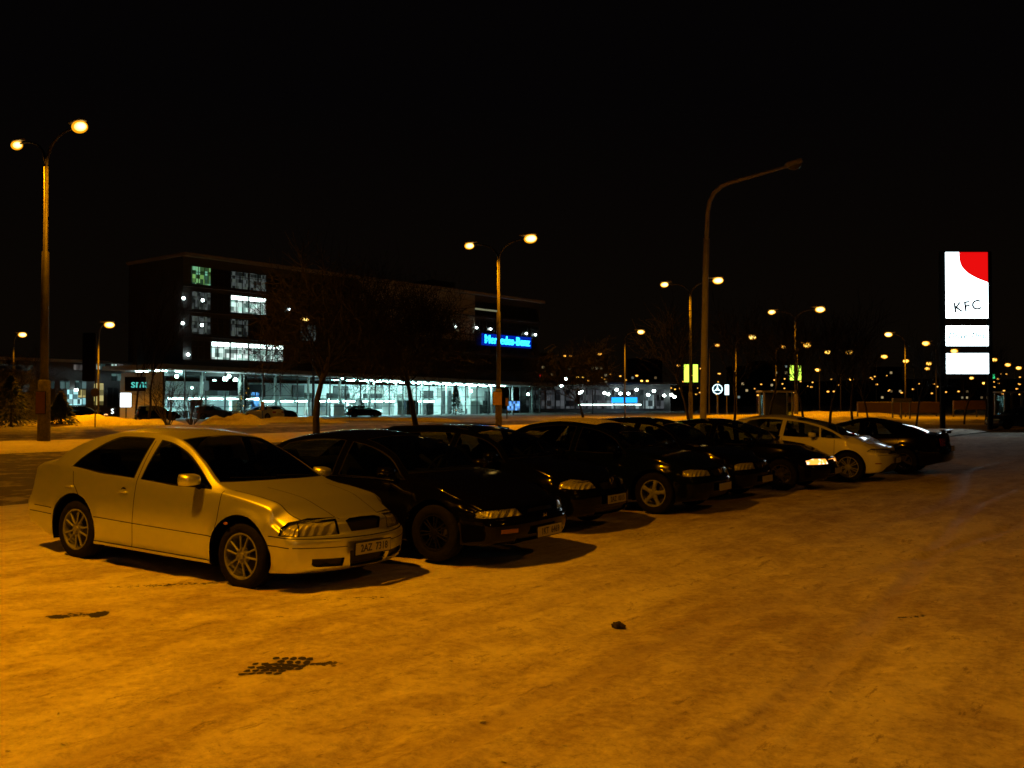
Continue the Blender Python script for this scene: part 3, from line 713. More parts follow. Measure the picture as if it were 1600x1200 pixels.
# ------------------------------------------------------------------ ground
RD = Vector((.575, .818, 0)).normalized(); RN = Vector((RD.y, -RD.x, 0))      # along the road, and across it towards the car park
def snow_mat(name, base=(.64,.60,.48), dirt=(.30,.25,.19), lo=.45, hi=.62, sc=1.0, patches=(), bump=.5, stretch=.35, bdist=.03):
    t = NT(name); rot = math.atan2(RD.y, RD.x)
    tc_ = t.n('ShaderNodeTexCoord'); vr = t.n('ShaderNodeVectorRotate'); vr.rotation_type = 'Z_AXIS'; vr.inputs['Angle'].default_value = -rot; t.l(tc_.outputs['Object'], vr.inputs[0])
    mp = t.n('ShaderNodeMapping'); mp.inputs['Scale'].default_value = (stretch, 1, 1); t.l(vr.outputs[0], mp.inputs[0]); st = mp.outputs[0]; ob = tc_.outputs['Object']
    a = t.noise(.55*sc, 9, .62, st); b = t.noise(3.2*sc, 8, .66, st); c = t.noise(16*sc, 6, .7, ob); d = t.noise(70*sc, 4, .7, ob)
    m = t.math('ADD', t.math('MULTIPLY', a.outputs[0], .45), t.math('ADD', t.math('MULTIPLY', b.outputs[0], .38), t.math('MULTIPLY', c.outputs[0], .17)))
    f = t.math('MULTIPLY', t.ramp(m, ((lo-.05, 1.0), (lo+.02, .62), (hi, 0.0))), .8)
    col = t.mix(f, base, dirt)
    fine = t.ramp(t.math('ADD', t.math('MULTIPLY', c.outputs[0], .5), t.math('MULTIPLY', d.outputs[0], .5)), ((.36, .62), (.46, .90), (.54, 1.0), (.64, 1.15)))
    col = t.mix(1.0, col, fine, 'MULTIPLY')
    sp = t.noise(6.5*sc, 10, .78, st); grit = t.ramp(sp.outputs[0], ((.585, 0.), (.625, 1.)))
    pale = t.ramp(t.noise(2.3*sc, 9, .7, ob).outputs[0], ((.52, 0.), (.60, 1.)))
    col = t.mix(t.math('MULTIPLY', pale, .35), col, (.80,.76,.60))
    col = t.mix(t.math('MULTIPLY', grit, .62), col, (.16,.12,.08))
    # bare asphalt showing through where wheels have worn the packed snow away
    tot = None
    sx_ = t.n('ShaderNodeSeparateXYZ'); t.l(ob, sx_.inputs[0])
    for (px, py, ra, rb, ang, amt) in patches:
        ca, sa = math.cos(ang), math.sin(ang)
        dx = t.math('SUBTRACT', sx_.outputs[0], px); dy = t.math('SUBTRACT', sx_.outputs[1], py)
        u = t.math('DIVIDE', t.math('ADD', t.math('MULTIPLY', dx, ca), t.math('MULTIPLY', dy, sa)), ra)
        v = t.math('DIVIDE', t.math('SUBTRACT', t.math('MULTIPLY', dy, ca), t.math('MULTIPLY', dx, sa)), rb)
        r2 = t.math('ADD', t.math('MULTIPLY', u, u), t.math('MULTIPLY', v, v))
        k = t.math('MULTIPLY', t.math('SUBTRACT', 1.0, r2, True), amt)
        tot = k if tot is None else t.math('MAXIMUM', tot, k)
    h = t.math('ADD', t.math('MULTIPLY', b.outputs[0], .6), t.math('ADD', t.math('MULTIPLY', c.outputs[0], .5), t.math('MULTIPLY', d.outputs[0], .18)))
    if tot is not None:
        br = t.noise(26, 3, .6, ob)
        mk = t.ramp(t.math('ADD', t.math('MULTIPLY', tot, .62), t.math('MULTIPLY', br.outputs[0], .75)), ((.60, 0.), (.67, 1.)))
        mk = t.math('MULTIPLY', mk, t.ramp(tot, ((.02, 0.), (.1, 1.))))
        col = t.mix(mk, col, (.022,.020,.020)); h = t.math('SUBTRACT', h, t.math('MULTIPLY', mk, .7))
    at_ = t.n('ShaderNodeAttribute'); at_.attribute_name = 'rut'; rt = t.math('MULTIPLY', at_.outputs['Fac'], t.ramp(b.outputs[0], ((.38, .25), (.6, .9))))
    col = t.mix(t.math('MULTIPLY', rt, .55), col, (.40,.33,.25))
    t.bsdf(col, t.math('SUBTRACT', .84, t.math('MULTIPLY', rt, .25)), 0, 0, .25, h, bump, bdist)
    return t.m
ob_ = [G(430,1041), G(470,1036), G(405,1046), G(500,1033), G(130,966), G(95,970), G(157,965), G(448,966), G(330,1135)]
pt = []
for g, ra, rb, am in ((ob_[0],.14,.10,.42),(ob_[1],.12,.10,.42),(ob_[3],.20,.07,.6),(ob_[4],.22,.14,.5),(ob_[5],.12,.10,.85),(ob_[6],.10,.16,.95),(ob_[7],.16,.12,.35)):
    pt.append((g.x, g.y, ra, rb, .25, am))
for (u, v, ra, rb, am) in ((1420,958,.30,.06,.42),(1010,830,.9,.25,.30),(1120,800,1.2,.3,.3),(300,917,1.3,.10,.45),(560,935,.8,.12,.3),(1290,880,.9,.12,.22),(700,1105,.3,.08,.25)):
    g = G(u, v); pt.append((g.x, g.y, ra, rb, .35, am))
M['lot'] = snow_mat('packed dirty snow', patches=pt, lo=.455, hi=.565, dirt=(.27,.20,.13), stretch=.30)
M['snow'] = snow_mat('roadside snow', base=(.62,.59,.50), lo=.36, hi=.55, sc=.6)
M['farsnow'] = snow_mat('thin snow on grass', base=(.34,.33,.30), dirt=(.10,.09,.06), lo=.47, hi=.62, sc=.25)
M['asphalt'] = snow_mat('slushy asphalt', base=(.085,.078,.07), dirt=(.035,.033,.03), lo=.46, hi=.60, sc=.5, bump=.3)
M['worn'] = snow_mat('driven snow on the road', base=(.55,.53,.49), dirt=(.13,.11,.09), lo=.44, hi=.60, sc=.35, stretch=.12)
# packed snow of the car park, with its bumps and ruts as real relief
def vnoise(x, y, seed):
    r = np.random.default_rng(seed).random((257, 257)); xi = np.floor(x).astype(int); yi = np.floor(y).astype(int); fx = x-xi; fy = y-yi
    fx = fx*fx*(3-2*fx); fy = fy*fy*(3-2*fy); g = lambda a, b: r[(a % 257), (b % 257)]
    return g(xi, yi)*(1-fx)*(1-fy)+g(xi+1, yi)*fx*(1-fy)+g(xi, yi+1)*(1-fx)*fy+g(xi+1, yi+1)*fx*fy
ys = [1.2]
while ys[-1] < 48: ys.append(ys[-1]+max(.035, ys[-1]*.0062))
ys = np.array(ys); NX = 420; sx_n = np.linspace(-1, 1, NX)
XX = np.outer(np.maximum(ys*.66, 3)+5.0, sx_n) ; YY = np.repeat(ys[:, None], NX, 1)
a_ = XX*RD.x+YY*RD.y; b_ = XX*RN.x+YY*RN.y
ZZ = .040*vnoise(a_*.35, b_*.8, 1)+.026*vnoise(a_*.9+9, b_*2.1, 2)+.016*vnoise(a_*3+5, b_*4.5, 3)+.009*vnoise(XX*9, YY*9, 4)+.006*vnoise(XX*21, YY*21, 5)
RUT = np.zeros_like(ZZ)
for o0, c1, c2, ph in ((2.6,.9,.045,.3),(.2,.7,.06,1.7),(-1.6,.5,.05,.9),(4.6,1.3,.04,2.2),(-3.2,.6,.07,3.1)):      # pairs of tyre tracks curving along the aisle
    cen_ = o0+c1*np.sin(a_*c2*4+ph)
    for sd_ in (-.74, .74):
        dd_ = np.abs(b_-cen_-sd_); k_ = .55+.45*vnoise(a_*.25+o0, b_*0+sd_, 8)
        ZZ -= .020*k_*np.clip((.11-dd_)/.035, 0, 1); ZZ += .010*k_*np.exp(-((dd_-.145)/.03)**2)
        ZZ += .005*k_*np.clip((.10-dd_)/.02, 0, 1)*np.sign(np.sin((a_+sd_*(b_-cen_)*2)*90))*.5
        RUT = np.maximum(RUT, k_*np.clip((.125-dd_)/.03, 0, 1))
for off, w_ in ((-3.3,.10),(-1.9,.09),(-.6,.12),(.9,.10),(-4.1,.1)):      # old wheel ruts along the aisle
    wob = off+.25*np.sin(a_*.22+off*3); ZZ -= .020*np.exp(-((b_-wob)/w_)**2)*(.4+.6*vnoise(a_*.5, b_*0+off, 6))
ZZ = ZZ-.042-.0382*(XX+1.9)*np.exp(-((XX+3.0)**2+(YY-9.9)**2)/(2*3.2**2))
V_ = np.stack([XX, YY, ZZ*np.clip((46-YY)/6, 0, 1)], -1).reshape(-1, 3)
NYv = len(ys); I = (np.arange(NYv-1)[:, None]*NX+np.arange(NX-1)[None]).reshape(-1)
Q = np.stack([I, I+1, I+NX+1, I+NX], -1)
cen = V_[Q].mean(1); keep = (cen[:, 0]*RN.x+cen[:, 1]*RN.y) > -15.6
Q = Q[keep]
me = bpy.data.meshes.new('parking_lot'); me.vertices.add(len(V_)); me.vertices.foreach_set('co', V_.astype(np.float32).ravel())
me.loops.add(len(Q)*4); me.loops.foreach_set('vertex_index', Q.astype(np.int32).ravel()); me.polygons.add(len(Q)); me.polygons.foreach_set('loop_start', np.arange(len(Q), dtype=np.int32)*4)
me.polygons.foreach_set('use_smooth', np.ones(len(Q), dtype=bool)); me.update(); me.validate(); me.materials.append(M['lot'])
from mathutils.bvhtree import BVHTree
LOTB = BVHTree.FromPolygons([tuple(v) for v in V_], [tuple(int(i) for i in q) for q in Q])
def lot_h(x, y):
    h = LOTB.ray_cast(Vector((x, y, 2)), Vector((0, 0, -1))); return h[0].z if h[0] else 0
at = me.attributes.new('rut', 'FLOAT', 'POINT'); at.data.foreach_set('value', RUT.astype(np.float32).ravel())
lot = bpy.data.objects.new('parking_lot', me); COL.objects.link(lot); tag(lot, kind='structure')
def sheet(name, n0, n1, z, mat, a0=-120, a1=900, kind='structure', amp=0.0, seed=3, na=260, nn=14):
    V = []; Fc = []
    aa = [a0+(a1-a0)*(i/na)**1.0 for i in range(na+1)]
    if amp:
        aa = list(np.linspace(a0, 160, na-40))+list(np.linspace(168, a1, 41))
    for a in aa:
        for k in range(nn+1):
            n_ = n0+(n1-n0)*k/nn; e = min(k, nn-k)/(nn*.5)
            zz = z + (amp*(min(1, e*2.4))*(.45+.9*float(vnoise(np.array(a*.35), np.array(n_*.6+seed), seed))+.25*float(vnoise(np.array(a*1.3), np.array(n_*1.9), seed+1))) if amp else 0)
            if k in (0, nn) and amp: zz = -.09; 
            nj = n_ + (.5*float(vnoise(np.array(a*.5), np.array(n_), seed+2))-.25 if amp and k in (0, nn) else 0)
            p = RD*a+RN*nj; V.append((p.x, p.y, zz))
    for i in range(len(aa)-1):
        for k in range(nn): Fc.append((i*(nn+1)+k, i*(nn+1)+k+1, (i+1)*(nn+1)+k+1, (i+1)*(nn+1)+k))
    o = mesh(name, V, Fc, mat, True); tag(o, kind=kind); return o
MB().quad((-1500,-60,-.14),(1500,-60,-.14),(1500,1500,-.14),(-1500,1500,-.14)).obj('ground', M['farsnow']).data
tag(bpy.data.objects['ground'], kind='structure')
sheet('aisle_road', -33.2, -15.2, -.055, M['asphalt'], a1=42, na=60)
sheet('aisle_road_snow', -33.2, -15.2, -.055, M['worn'], a0=42.01, na=120, amp=.05, seed=17)
sheet('main_road', -53.2, -41.6, -.06, M['asphalt'], a1=78, na=60)
sheet('main_road_snow', -53.2, -41.6, -.06, M['worn'], a0=78.01, na=120)
sheet('snowy_verge', -16.2, -10.3, .0, M['snow'], amp=.07, seed=11)
sheet('snowy_median', -42.0, -33.0, .0, M['snow'], amp=.07, seed=21)
sheet('snowy_roadside', -88, -53, -.05, M['farsnow'], amp=.08, seed=31)
def snow_pile(u, v, wid, h, label, dep=3.0, seed=1, base=0):
    g = G(u, v); g.z = base-.02; h = h*.62; mb = MB(); n, m_ = 40, 16; V = []
    for j in range(m_+1):
        for i in range(n+1):
            x = (i/n*2-1); y = (j/m_*2-1); e = max(0, 1-x*x)*max(0, 1-y*y)
            zz = h*(e**.55)*(.55+.6*float(vnoise(np.array(x*3+seed*7.), np.array(y*2+seed*3.), seed))+.3*float(vnoise(np.array(x*9+seed), np.array(y*6.), seed+4)))
            V.append((g.x+x*wid/2, g.y+y*dep/2+1.0, g.z+zz-.03))
    for j in range(m_):
        for i in range(n): mb.F.append((j*(n+1)+i, j*(n+1)+i+1, (j+1)*(n+1)+i+1, (j+1)*(n+1)+i))
    mb.V = V; o = mb.obj('snow_pile', M['snow'], None, True); tag(o, label, 'snow pile', 'ploughed snow piles along the showroom car park'); return o
snow_pile(140, 665, 8.5, 1.1, 'wide low heap of ploughed snow between the round-headed sign and the left shrubs', seed=2)
snow_pile(232, 664, 4.5, .75, 'small snow heap just left of the leafless roadside shrub', seed=3)
snow_pile(362, 664, 5.0, 1.25, 'tall pointed snow heap left of the white car by the showroom', seed=5)
snow_pile(455, 661, 9.5, .75, 'long lit snow bank between the white showroom car and the tree trunk', seed=6, dep=2)
snow_pile(600, 658, 14, .65, 'long even snow bank below the brightest showroom windows', seed=7, dep=2)
snow_pile(60, 668, 4.5, .5, 'low snow ridge at the foot of the dark evergreen', seed=8, dep=2)
snow_pile(1390, 662, 6, .5, 'flat snow hump behind the young trees at the right', seed=9, dep=3)
snow_pile(1165, 656, 16, .8, 'broad snow hump on the median left of the pale-framed bus shelter', seed=12, dep=4)
snow_pile(1290, 650, 20, .9, 'long snow hump on the median between the bus shelter and the leaning young tree', seed=13, dep=5)
snow_pile(1345, 657, 9, .6, 'snow hump behind the two young trees over the black coupe', seed=14, dep=3)
snow_pile(1540, 662, 9, .5, 'low snow ridge under the right leg of the tall lit sign', seed=15, dep=3)
# chunk of ice on the lot
bmi = bmesh.new(); bmesh.ops.create_icosphere(bmi, subdivisions=3, radius=1)
for v in bmi.verts:
    r = 1+.25*math.sin(v.co.x*5+1)*math.cos(v.co.y*4)+.12*math.sin(v.co.z*9+v.co.x*7); v.co = Vector((v.co.x*.054*r, v.co.y*.040*r, max(-.5, v.co.z)*.030*r))
mi = bpy.data.meshes.new('stone'); bmi.to_mesh(mi); bmi.free(); mi.materials.append(simple('dark frozen clod', (.035,.028,.024), .8, var=.5, scale=40, bump=.6))
so = bpy.data.objects.new('frozen_clod', mi); COL.objects.link(so); gq = G(966, 968); so.location = gq + Vector((0, 0, lot_h(gq.x, gq.y)+.020)); so.rotation_euler = (0, .1, .2)
tag(so, 'dark fist-sized frozen clod lying alone on the packed snow', 'clod')
# drain grate in the tarmac, its slots half filled with snow
gr = MB(); rg = random.Random(5)
for half, (u_, v_) in enumerate(((419, 1043), (451, 1034.5))):
    c_ = G(u_, v_)
    for i in range(5):
        for j in range(4):
            if rg.random() < .06: continue
            x0, y0 = (i-2)*.056+(j-1.5)*.010+rg.uniform(-.003,.003), (j-1.5)*.072+rg.uniform(-.004,.004); w_, h_ = rg.uniform(.020,.024), rg.uniform(.026,.030); ring_ = []
            for k in range(8):
                a = 2*PI*k/8+PI/8; r_ = rg.uniform(.92,1.1)*(1.12 if rg.random() < .8 else .8)/max(abs(math.cos(a)), abs(math.sin(a))); px, py = c_.x+x0+math.cos(a)*w_*r_, c_.y+y0+math.sin(a)*h_*r_; ring_.append((px, py, lot_h(px, py)+.004))
            gr.add(ring_, (tuple(range(8)),))
gro = gr.obj('drain_grate', simple('black drain slots', (.012,.010,.010), .8, var=.5, scale=30)); tag(gro, 'dark slotted drain grate showing through the packed snow at lower left', 'drain grate')
# small scattered crumbs of ice
cr = MB()
for i in range(260):
    v = random.uniform(870, 1195); u = random.uniform(0, 1600); g = G(u, v); s_ = random.uniform(.005, .014)*(1 if random.random() < .85 else 1.6)
    k = [(random.uniform(-1,1)*s_+g.x, random.uniform(-1,1)*s_+g.y, random.uniform(-.2,.8)*s_+lot_h(g.x, g.y)) for _ in range(5)]
    cr.add(k, ((0,1,2),(0,2,3),(0,3,1),(1,2,3),(1,4,2),(2,4,3)))
o = cr.obj('snow_crumbs', M['snow']); tag(o, kind='stuff')
# ------------------------------------------------------------------ parked cars
HD = math.atan2(-.553, .833)
def ground_z(x, y): return sum(lot_h(x+dx, y+dy) for dx, dy in ((.4,.6),(-.4,-.6),(-1.7,2.),(-2.5,.8)))/4+.004
def place(root, front_axle, label, head=HD, cat='car', group='cars parked in a row on the snow'):
    root.location = (front_axle[0], front_axle[1], ground_z(*front_axle[:2])); root.rotation_euler = (0, 0, head); tag(root, label, cat, group); return root
def by_wheel(u, v, Wd=.86, head=HD):
    g = G(u, v); return (g.x - math.sin(head)*Wd, g.y + math.cos(head)*Wd)
def by_tip(u, v, z, Lf, head=HD):
    Y = (CH-z)*F/(v-YH); X = (u-800)/F*Y; return (X-math.cos(head)*Lf, Y-math.sin(head)*Lf)
CARS = []
CARS.append(place(octavia(), (-2.06, 9.428), 'silver four-door car nearest the camera, plate 2AZ 7318, ten slim wheel spokes', -.5474)); CARS[0].scale = (.968,)*3
CARS[0].rotation_euler = (Matrix.Rotation(.0382, 3, 'Y') @ Matrix.Rotation(-.5474, 3, 'Z')).to_euler(); CARS[0].location.z = -.014      # it stands on a gentle slope
c2 = place(car2(), (-.40, 11.05), 'low black saloon with bright belt strip between the silver car and the dark estate', HD+.03)
c3 = place(car3(), by_tip(963, 777, .42, .84), 'dark estate car with roof rails and plate 2AZ 0015', HD)
c4 = place(car4(), by_wheel(1017, 803), 'dark saloon with frost on its roof and five-spoke wheels', HD+.02)
c5 = place(car5(), by_tip(1198, 748, .36, .82), 'black hatchback tucked between the frosty-roofed saloon and the car with a lit headlamp', HD)
c6 = place(car6(), by_tip(1308, 735, .38, .88), 'low black car whose headlamp shines amber and white', HD+.03)
c7 = place(car7(), by_wheel(1322, 753, .88), 'white hatchback with long raked windscreen and slim dark headlamps', HD+.02)
c8 = place(car8(), (0, 0), 'black coupe with rear spoiler parked tail-out at the far end of the row', HD+PI)
g8 = G(1410, 741.5); hd = HD+PI+.03; ax8 = Vector((g8.x, g8.y, 0)) + Vector((math.sin(hd), -math.cos(hd), 0))*.87   # visible side is its left side
c8.location = (ax8.x + math.cos(hd)*2.55, ax8.y + math.sin(hd)*2.55, ground_z(ax8.x, ax8.y)); c8.rotation_euler = (0, 0, hd)
c9 = place(car9(), (0, 0), 'small dark car cut by the right edge of the picture beyond the tall lit sign', math.radians(185), group=None)
c9.location = W(1563, 0, 62).x, 62, 0
def far_car(src, u, v, head, label, mat=None):
    c = copy_tree(src); g = G(u, v); c.location = (g.x, g.y, 0); c.rotation_euler = (0, 0, head); tag(c, label, 'car', 'cars parked in front of the showroom'); 
    if mat:
        for k in c.children:
            if k.data.name.startswith(('body', 'wing_mirror')) :
                k.data = k.data.copy(); k.data.materials[0] = M[mat]
    return c
far_car(c7, 398, 656, 2.6, 'white hatchback beside the tall pointed snow heap before the showroom')
far_car(c9, 352, 655, .6, 'small dark car left of the tall pointed snow heap before the showroom')
far_car(c5, 452, 655, .5, 'dark hatchback half hidden by the long snow bank left of the thick tree trunk')
far_car(c3, 585, 652, .45, 'large dark estate car before the brightest showroom windows, right of the thick tree trunk')
far_car(c4, 762, 646, .4, 'dark saloon before the right end of the glass showroom')
far_car(c9, 120, 657, .3, 'small dark car behind the low snow heap at far left')
far_car(c6, 155, 657, .35, 'low dark car behind the snow heap, right of the round-headed sign')
far_car(c5, 268, 657, .5, 'dark hatchback behind the leafless roadside shrub')
# ------------------------------------------------------------------ street lamps
M['pole'] = simple('weathered grey lamp post', (.055,.052,.046), .6, .2, var=.4, scale=5)
M['polebase'] = simple('stained concrete post sleeve', (.09,.08,.07), .85, var=.6, scale=7, bump=.3)
M['housing'] = simple('lamp housing', (.14,.13,.12), .5)
M['bulb_near'] = emit('sodium lamp glow', (1.0, .62, .16), 16, False)
M['bulb_far'] = emit('far sodium lamp glow', (1.0, .60, .20), 14, False)
M['bulb_dim'] = emit('dim far lamp glow', (1.0, .50, .13), 8, False)
M['bulb_white'] = emit('white lamp glow', (.80, 1.0, .95), 20, False)
M['bulb_off'] = simple('unlit lamp bowl', (.16,.15,.13), .15, coat=1)
def bulb(name, st, core, rim):
    t = NT(name); lw = t.n('ShaderNodeLayerWeight'); lw.inputs[0].default_value = .35; e = t.n('ShaderNodeEmission')
    t.l(t.mix(t.ramp(lw.outputs['Facing'], ((.05, 0.), (.34, 1.))), core, rim), e.inputs[0]); e.inputs[1].default_value = st  # darker orange rim by facing angle imitates a halo within the bowl's colour
    t.l(t.ramp(lw.outputs['Facing'], ((.2, 1.), (.95, .12))), e.inputs[1]) if False else None
    t.l(e.outputs[0], t.out.inputs[0]); t.m.cycles.emission_sampling = 'NONE'; return t.m
M['bulb_near'] = bulb('sodium bowl', 6, (1, .66, .17), (.20, .07, .001))
M['bulb_far'] = bulb('far sodium bowl', 5, (1, .60, .10), (.26, .08, .001))
M['bulb_dim'] = bulb('dim sodium bowl', 2.2, (1, .55, .09), (.40, .10, .002))
def add_light(parent, loc, power, size=.14, color=SODIUM, cone=152):
    L = bpy.data.lights.new('lamp_light', 'SPOT'); L.spot_size = math.radians(cone); L.spot_blend = .35; L.energy = power; L.color = color; L.shadow_soft_size = size
    o = bpy.data.objects.new('lamp_light', L); COL.objects.link(o); o.parent = parent; o.location = loc; return o
def head(root, p, d, mat, s=1.0, power=0, cone=152):
    """a lantern at p pointing along d, bowl underneath"""
    d = d.normalized(); ang = math.atan2(d.y, d.x); Mz = Matrix.Translation(p) @ Matrix.Rotation(ang, 4, 'Z')
    h = MB().bbox((.20*s, 0, .19*s), (.86*s, .26*s, .10*s), .045*s, 2).xf(Mz).obj('lantern', M['housing'], root, True)
    MB().ell((.34*s, 0, -.02*s), (.33*s, .23*s, .21*s), 20, 10).xf(Mz).obj('bowl', mat, h, True)
    if power: add_light(root, Mz @ Vector((.34*s, 0, -.28*s)), power, cone=cone)
def arm_pts(p0, d, L, rise):
    return [p0 + d*(L*math.sin(t_*PI/2)**1.0)*(1 if True else 0) *0 + d*L*(t_**1.7) + Vector((0,0,1))*rise*(1-(1-t_)**2.2) for t_ in np.linspace(0, 1, 12)]
def double_lamp(X, Y, H, L, label, power=700, rb=.20, rt=.085, s=1.0, d=None):
    root = empty('street_lamp', (X, Y, 0)); d = d or RN
    MB().tube([(0,0,-.1),(0,0,H*.20),(0,0,H*.205)], [rb, rb*.92, rb*.7], 12).obj('post_sleeve', M['polebase'], root, True)
    MB().tube([(0,0,H*.20),(0,0,H*.62),(0,0,H*.625),(0,0,H-1.3)], [rb*.66, rb*.56, rt*1.05, rt], 12).obj('pole', M['pole'], root, True)
    for s_ in (1, -1):
        pts = arm_pts(Vector((0,0,H-1.35)), d*s_, L, 1.35); MB().tube(pts, [rt*(.8-.35*k/11) for k in range(12)], 8).obj('arm', M['pole'], root, True)
        head(root, pts[-1]-d*s_*.1, d*s_, M['bulb_near'], s*(1.2 if s_ > 0 else .95), power)
    tag(root, label, 'street lamp', 'twin-armed street lamps along the road median'); return root
def place_at(u, Y): return ((u-800)/F*Y, Y)
LAMPP = 3300
double_lamp(*place_at(69, 40.5), 13.0, 2.2, 'twin-armed street lamp nearest the camera at far left, with wide stained sleeve', LAMPP, .26, .09, 1.0)
double_lamp(*place_at(779, 67.4), 13.0, 2.3, 'twin-armed street lamp with a yellow panel on its post, in front of the showroom', LAMPP*1.3, .24, .09, 1.25)
double_lamp(*place_at(1079, 92.5), 13.3, 2.4, 'twin-armed street lamp just left of the unlit curved post, with two lit banners', LAMPP*1.2, .22, .09, 1.35)
double_lamp(*place_at(1243, 121), 13.3, 2.6, 'farthest twin-armed street lamp, with two lit banners above the bus shelter', LAMPP*1.1, .22, .09, 1.6)
# the two lamps of the car park itself and one added fill lamp, all outside the picture
def lot_lamp(base, hd_, Hh, power, label, color=None):
    root = empty('lot_lamp', (base[0], base[1], 0)); tip = Vector((hd_[0]-base[0], hd_[1]-base[1], Hh)); d = Vector((tip.x, tip.y, 0)).normalized()
    MB().tube([(0,0,-.1),(0,0,Hh*.5),(0,0,Hh-1.2)], [.12,.09,.06], 12).obj('pole', M['pole'], root, True)
    pts = [Vector((0,0,Hh-1.2)).lerp(tip, t_**1.3) + Vector((0,0,.6*math.sin(PI*t_)*.6)) for t_ in np.linspace(0,1,8)]; MB().tube(pts, .045, 8).obj('arm', M['pole'], root, True)
    head(root, tip-d*.4, d, M['bulb_near'], 1.0, power, 176)
    if color: [setattr(k.data, 'color', color) for k in root.children if k.type == 'LIGHT']
    tag(root, label, 'street lamp'); return root
lot_lamp((-9.6, 4.4), (-5.3, 6.3), 8.7, 3550, 'tall car park lamp standing left of the silver car, outside the view')
lot_lamp((15.0, 4.0), (12.0, 6.5), 10.0, 480, 'car park lamp standing to the right of the camera, outside the view')
lot_lamp((4.0, -14.0), (2.0, -13.0), 9.0, 700, 'added fill lamp lifting the shadows, behind the camera and outside the view', (1.0, .45, .10))  # added behind the camera only to fill the shadows
# the unlit curved post
M['greypost'] = simple('bare galvanised post', (.62,.62,.62), .6, var=.2, scale=4)
X0, Y0 = place_at(1097, 26); root = empty('unlit_lamp_post', (X0, Y0, 0))
P_ = lambda u, v, y=26: W(u, v, y) - Vector((X0, Y0, 0))
pp = [Vector((0,0,-.1)), P_(1100.5, 560), P_(1103, 440), P_(1105, 372)]
MB().tube(pp, [.095,.09,.085,.08], 12).obj('pole', M['greypost'], root, True)
cv = [P_(1105,372), P_(1106,350), P_(1107,330), P_(1110,314,25.9), P_(1117,300,25.8), P_(1128,290,25.7), P_(1142,284,25.6), P_(1170,276,25.4), P_(1205,266,25.2), P_(1232,258.5,25.1)]
MB().tube(cv, [.058]*6+[.05,.047,.042,.036], 10).obj('arm', M['greypost'], root, True)
hp = P_(1232,258,25.1); Mz = Matrix.Translation(hp) @ Matrix.Rotation(-.28, 4, 'Y')
h = MB().bbox((.18, 0, .03), (.44,.26,.13), .04, 2).xf(Mz).obj('lantern', M['greypost'], root, True)
MB().ell((.20, 0, -.045), (.19,.11,.10), 16, 8).xf(Mz).obj('bowl', M['bulb_off'], h, True)
tag(root, 'tall unlit lamp post with a single curved arm, behind the black cars', 'lamp post')
# single lamps further off: (u, v of lantern, depth, side of the arm, brightness, label)
singles = [(165,505,74,1,1.0,'single street lamp above the low building at left, right of the dark signal head'),(30,521,92,1,.8,'single street lamp at the far left edge, left of the twin-armed lamp'),
 (480,497,96,-1,1.0,'single street lamp glowing within the crown of the tree in front of the office block'),(1000,517,112,1,1.0,'single street lamp between the office block and the unlit curved post'),
 (1174,525,110,1,1.1,'single curved street lamp right of the unlit post, above the star sign'),(1391,521,112,-1,1.1,'curved street lamp with its lantern to the left, left of the tall lit sign')]
def single(u, v, Y, side, br, label, group=None, mat='bulb_near', L=1.9, s=1.2, arm=True):
    X, _ = place_at(u, Y); H = CH+(YH-v)/F*Y; root = empty('street_lamp', (X-side*L*.8, Y, 0)); d = Vector((side, 0, 0))
    MB().tube([(0,0,-.1),(0,0,H-1.2)], [.09,.06], 8).obj('pole', M['pole'], root, True)
    pts = arm_pts(Vector((0,0,H-1.2)), d, L*.7, 1.1); MB().tube(pts, .04, 6).obj('arm', M['pole'], root, True)
    head(root, pts[-1]-d*.1, d, M[mat], s); tag(root, label, 'street lamp', group); return root
for u, v, Y, sd, br, lb in singles:
    r_ = single(u, v, Y, sd, br, lb, s=1.0+br*.35*Y/110, L=2.2 if Y > 100 else .7)
    if u != 480: add_light(r_, (0, -3.0, CH+(YH-v)/F*Y-.7), LAMPP*1.5)
far = [(1120,538),(1224,541),(1258,538),(1291,549),(1324,549),(1379,556),(1451,535),(1455,567),(1452,575),(1419,563),(1495,547),(1275,577),(1302,611),(1328,592),(1369,600),(1410,613),(1457,614),(1499,611),
 (1521,590),(1540,598),(1555,604),(1570,610),(1557,561),(1578,569),(1595,574),(936,552),(1059,570),(1095,575),(1479,612),(1148,580),(1538,628),(728,577),(742,577),(764,571),(816,580),(827,584),(709,563),(1590,607)]
for i, (u, v) in enumerate(far):
    Y = min(330, max(120, (9.0-CH)*F/(YH-v))) if v < 600 else 330
    sc = .95+Y/260*.75; big = (u > 1250 and v < 600)
    single(u, v, Y, -1 if u > 1400 else 1, 1, 'small distant street lamp glowing yellow, one of many beyond the road', 'distant street lamps beyond the road', 'bulb_far' if big else 'bulb_dim', L=1.2, s=sc*(1.15 if big else .72))
rl_ = random.Random(21)
for i in range(80):
    u = 850+748*rl_.random()**.7; v = rl_.uniform(583, 617); Y = rl_.uniform(230, 380)
    if 1470 < u < 1550: continue
    single(u, v, Y, rl_.choice((-1, 1)), 1, 'small distant street lamp glowing yellow, one of many beyond the road', 'distant street lamps beyond the road', 'bulb_dim', L=1.0, s=rl_.uniform(.8, 1.3))
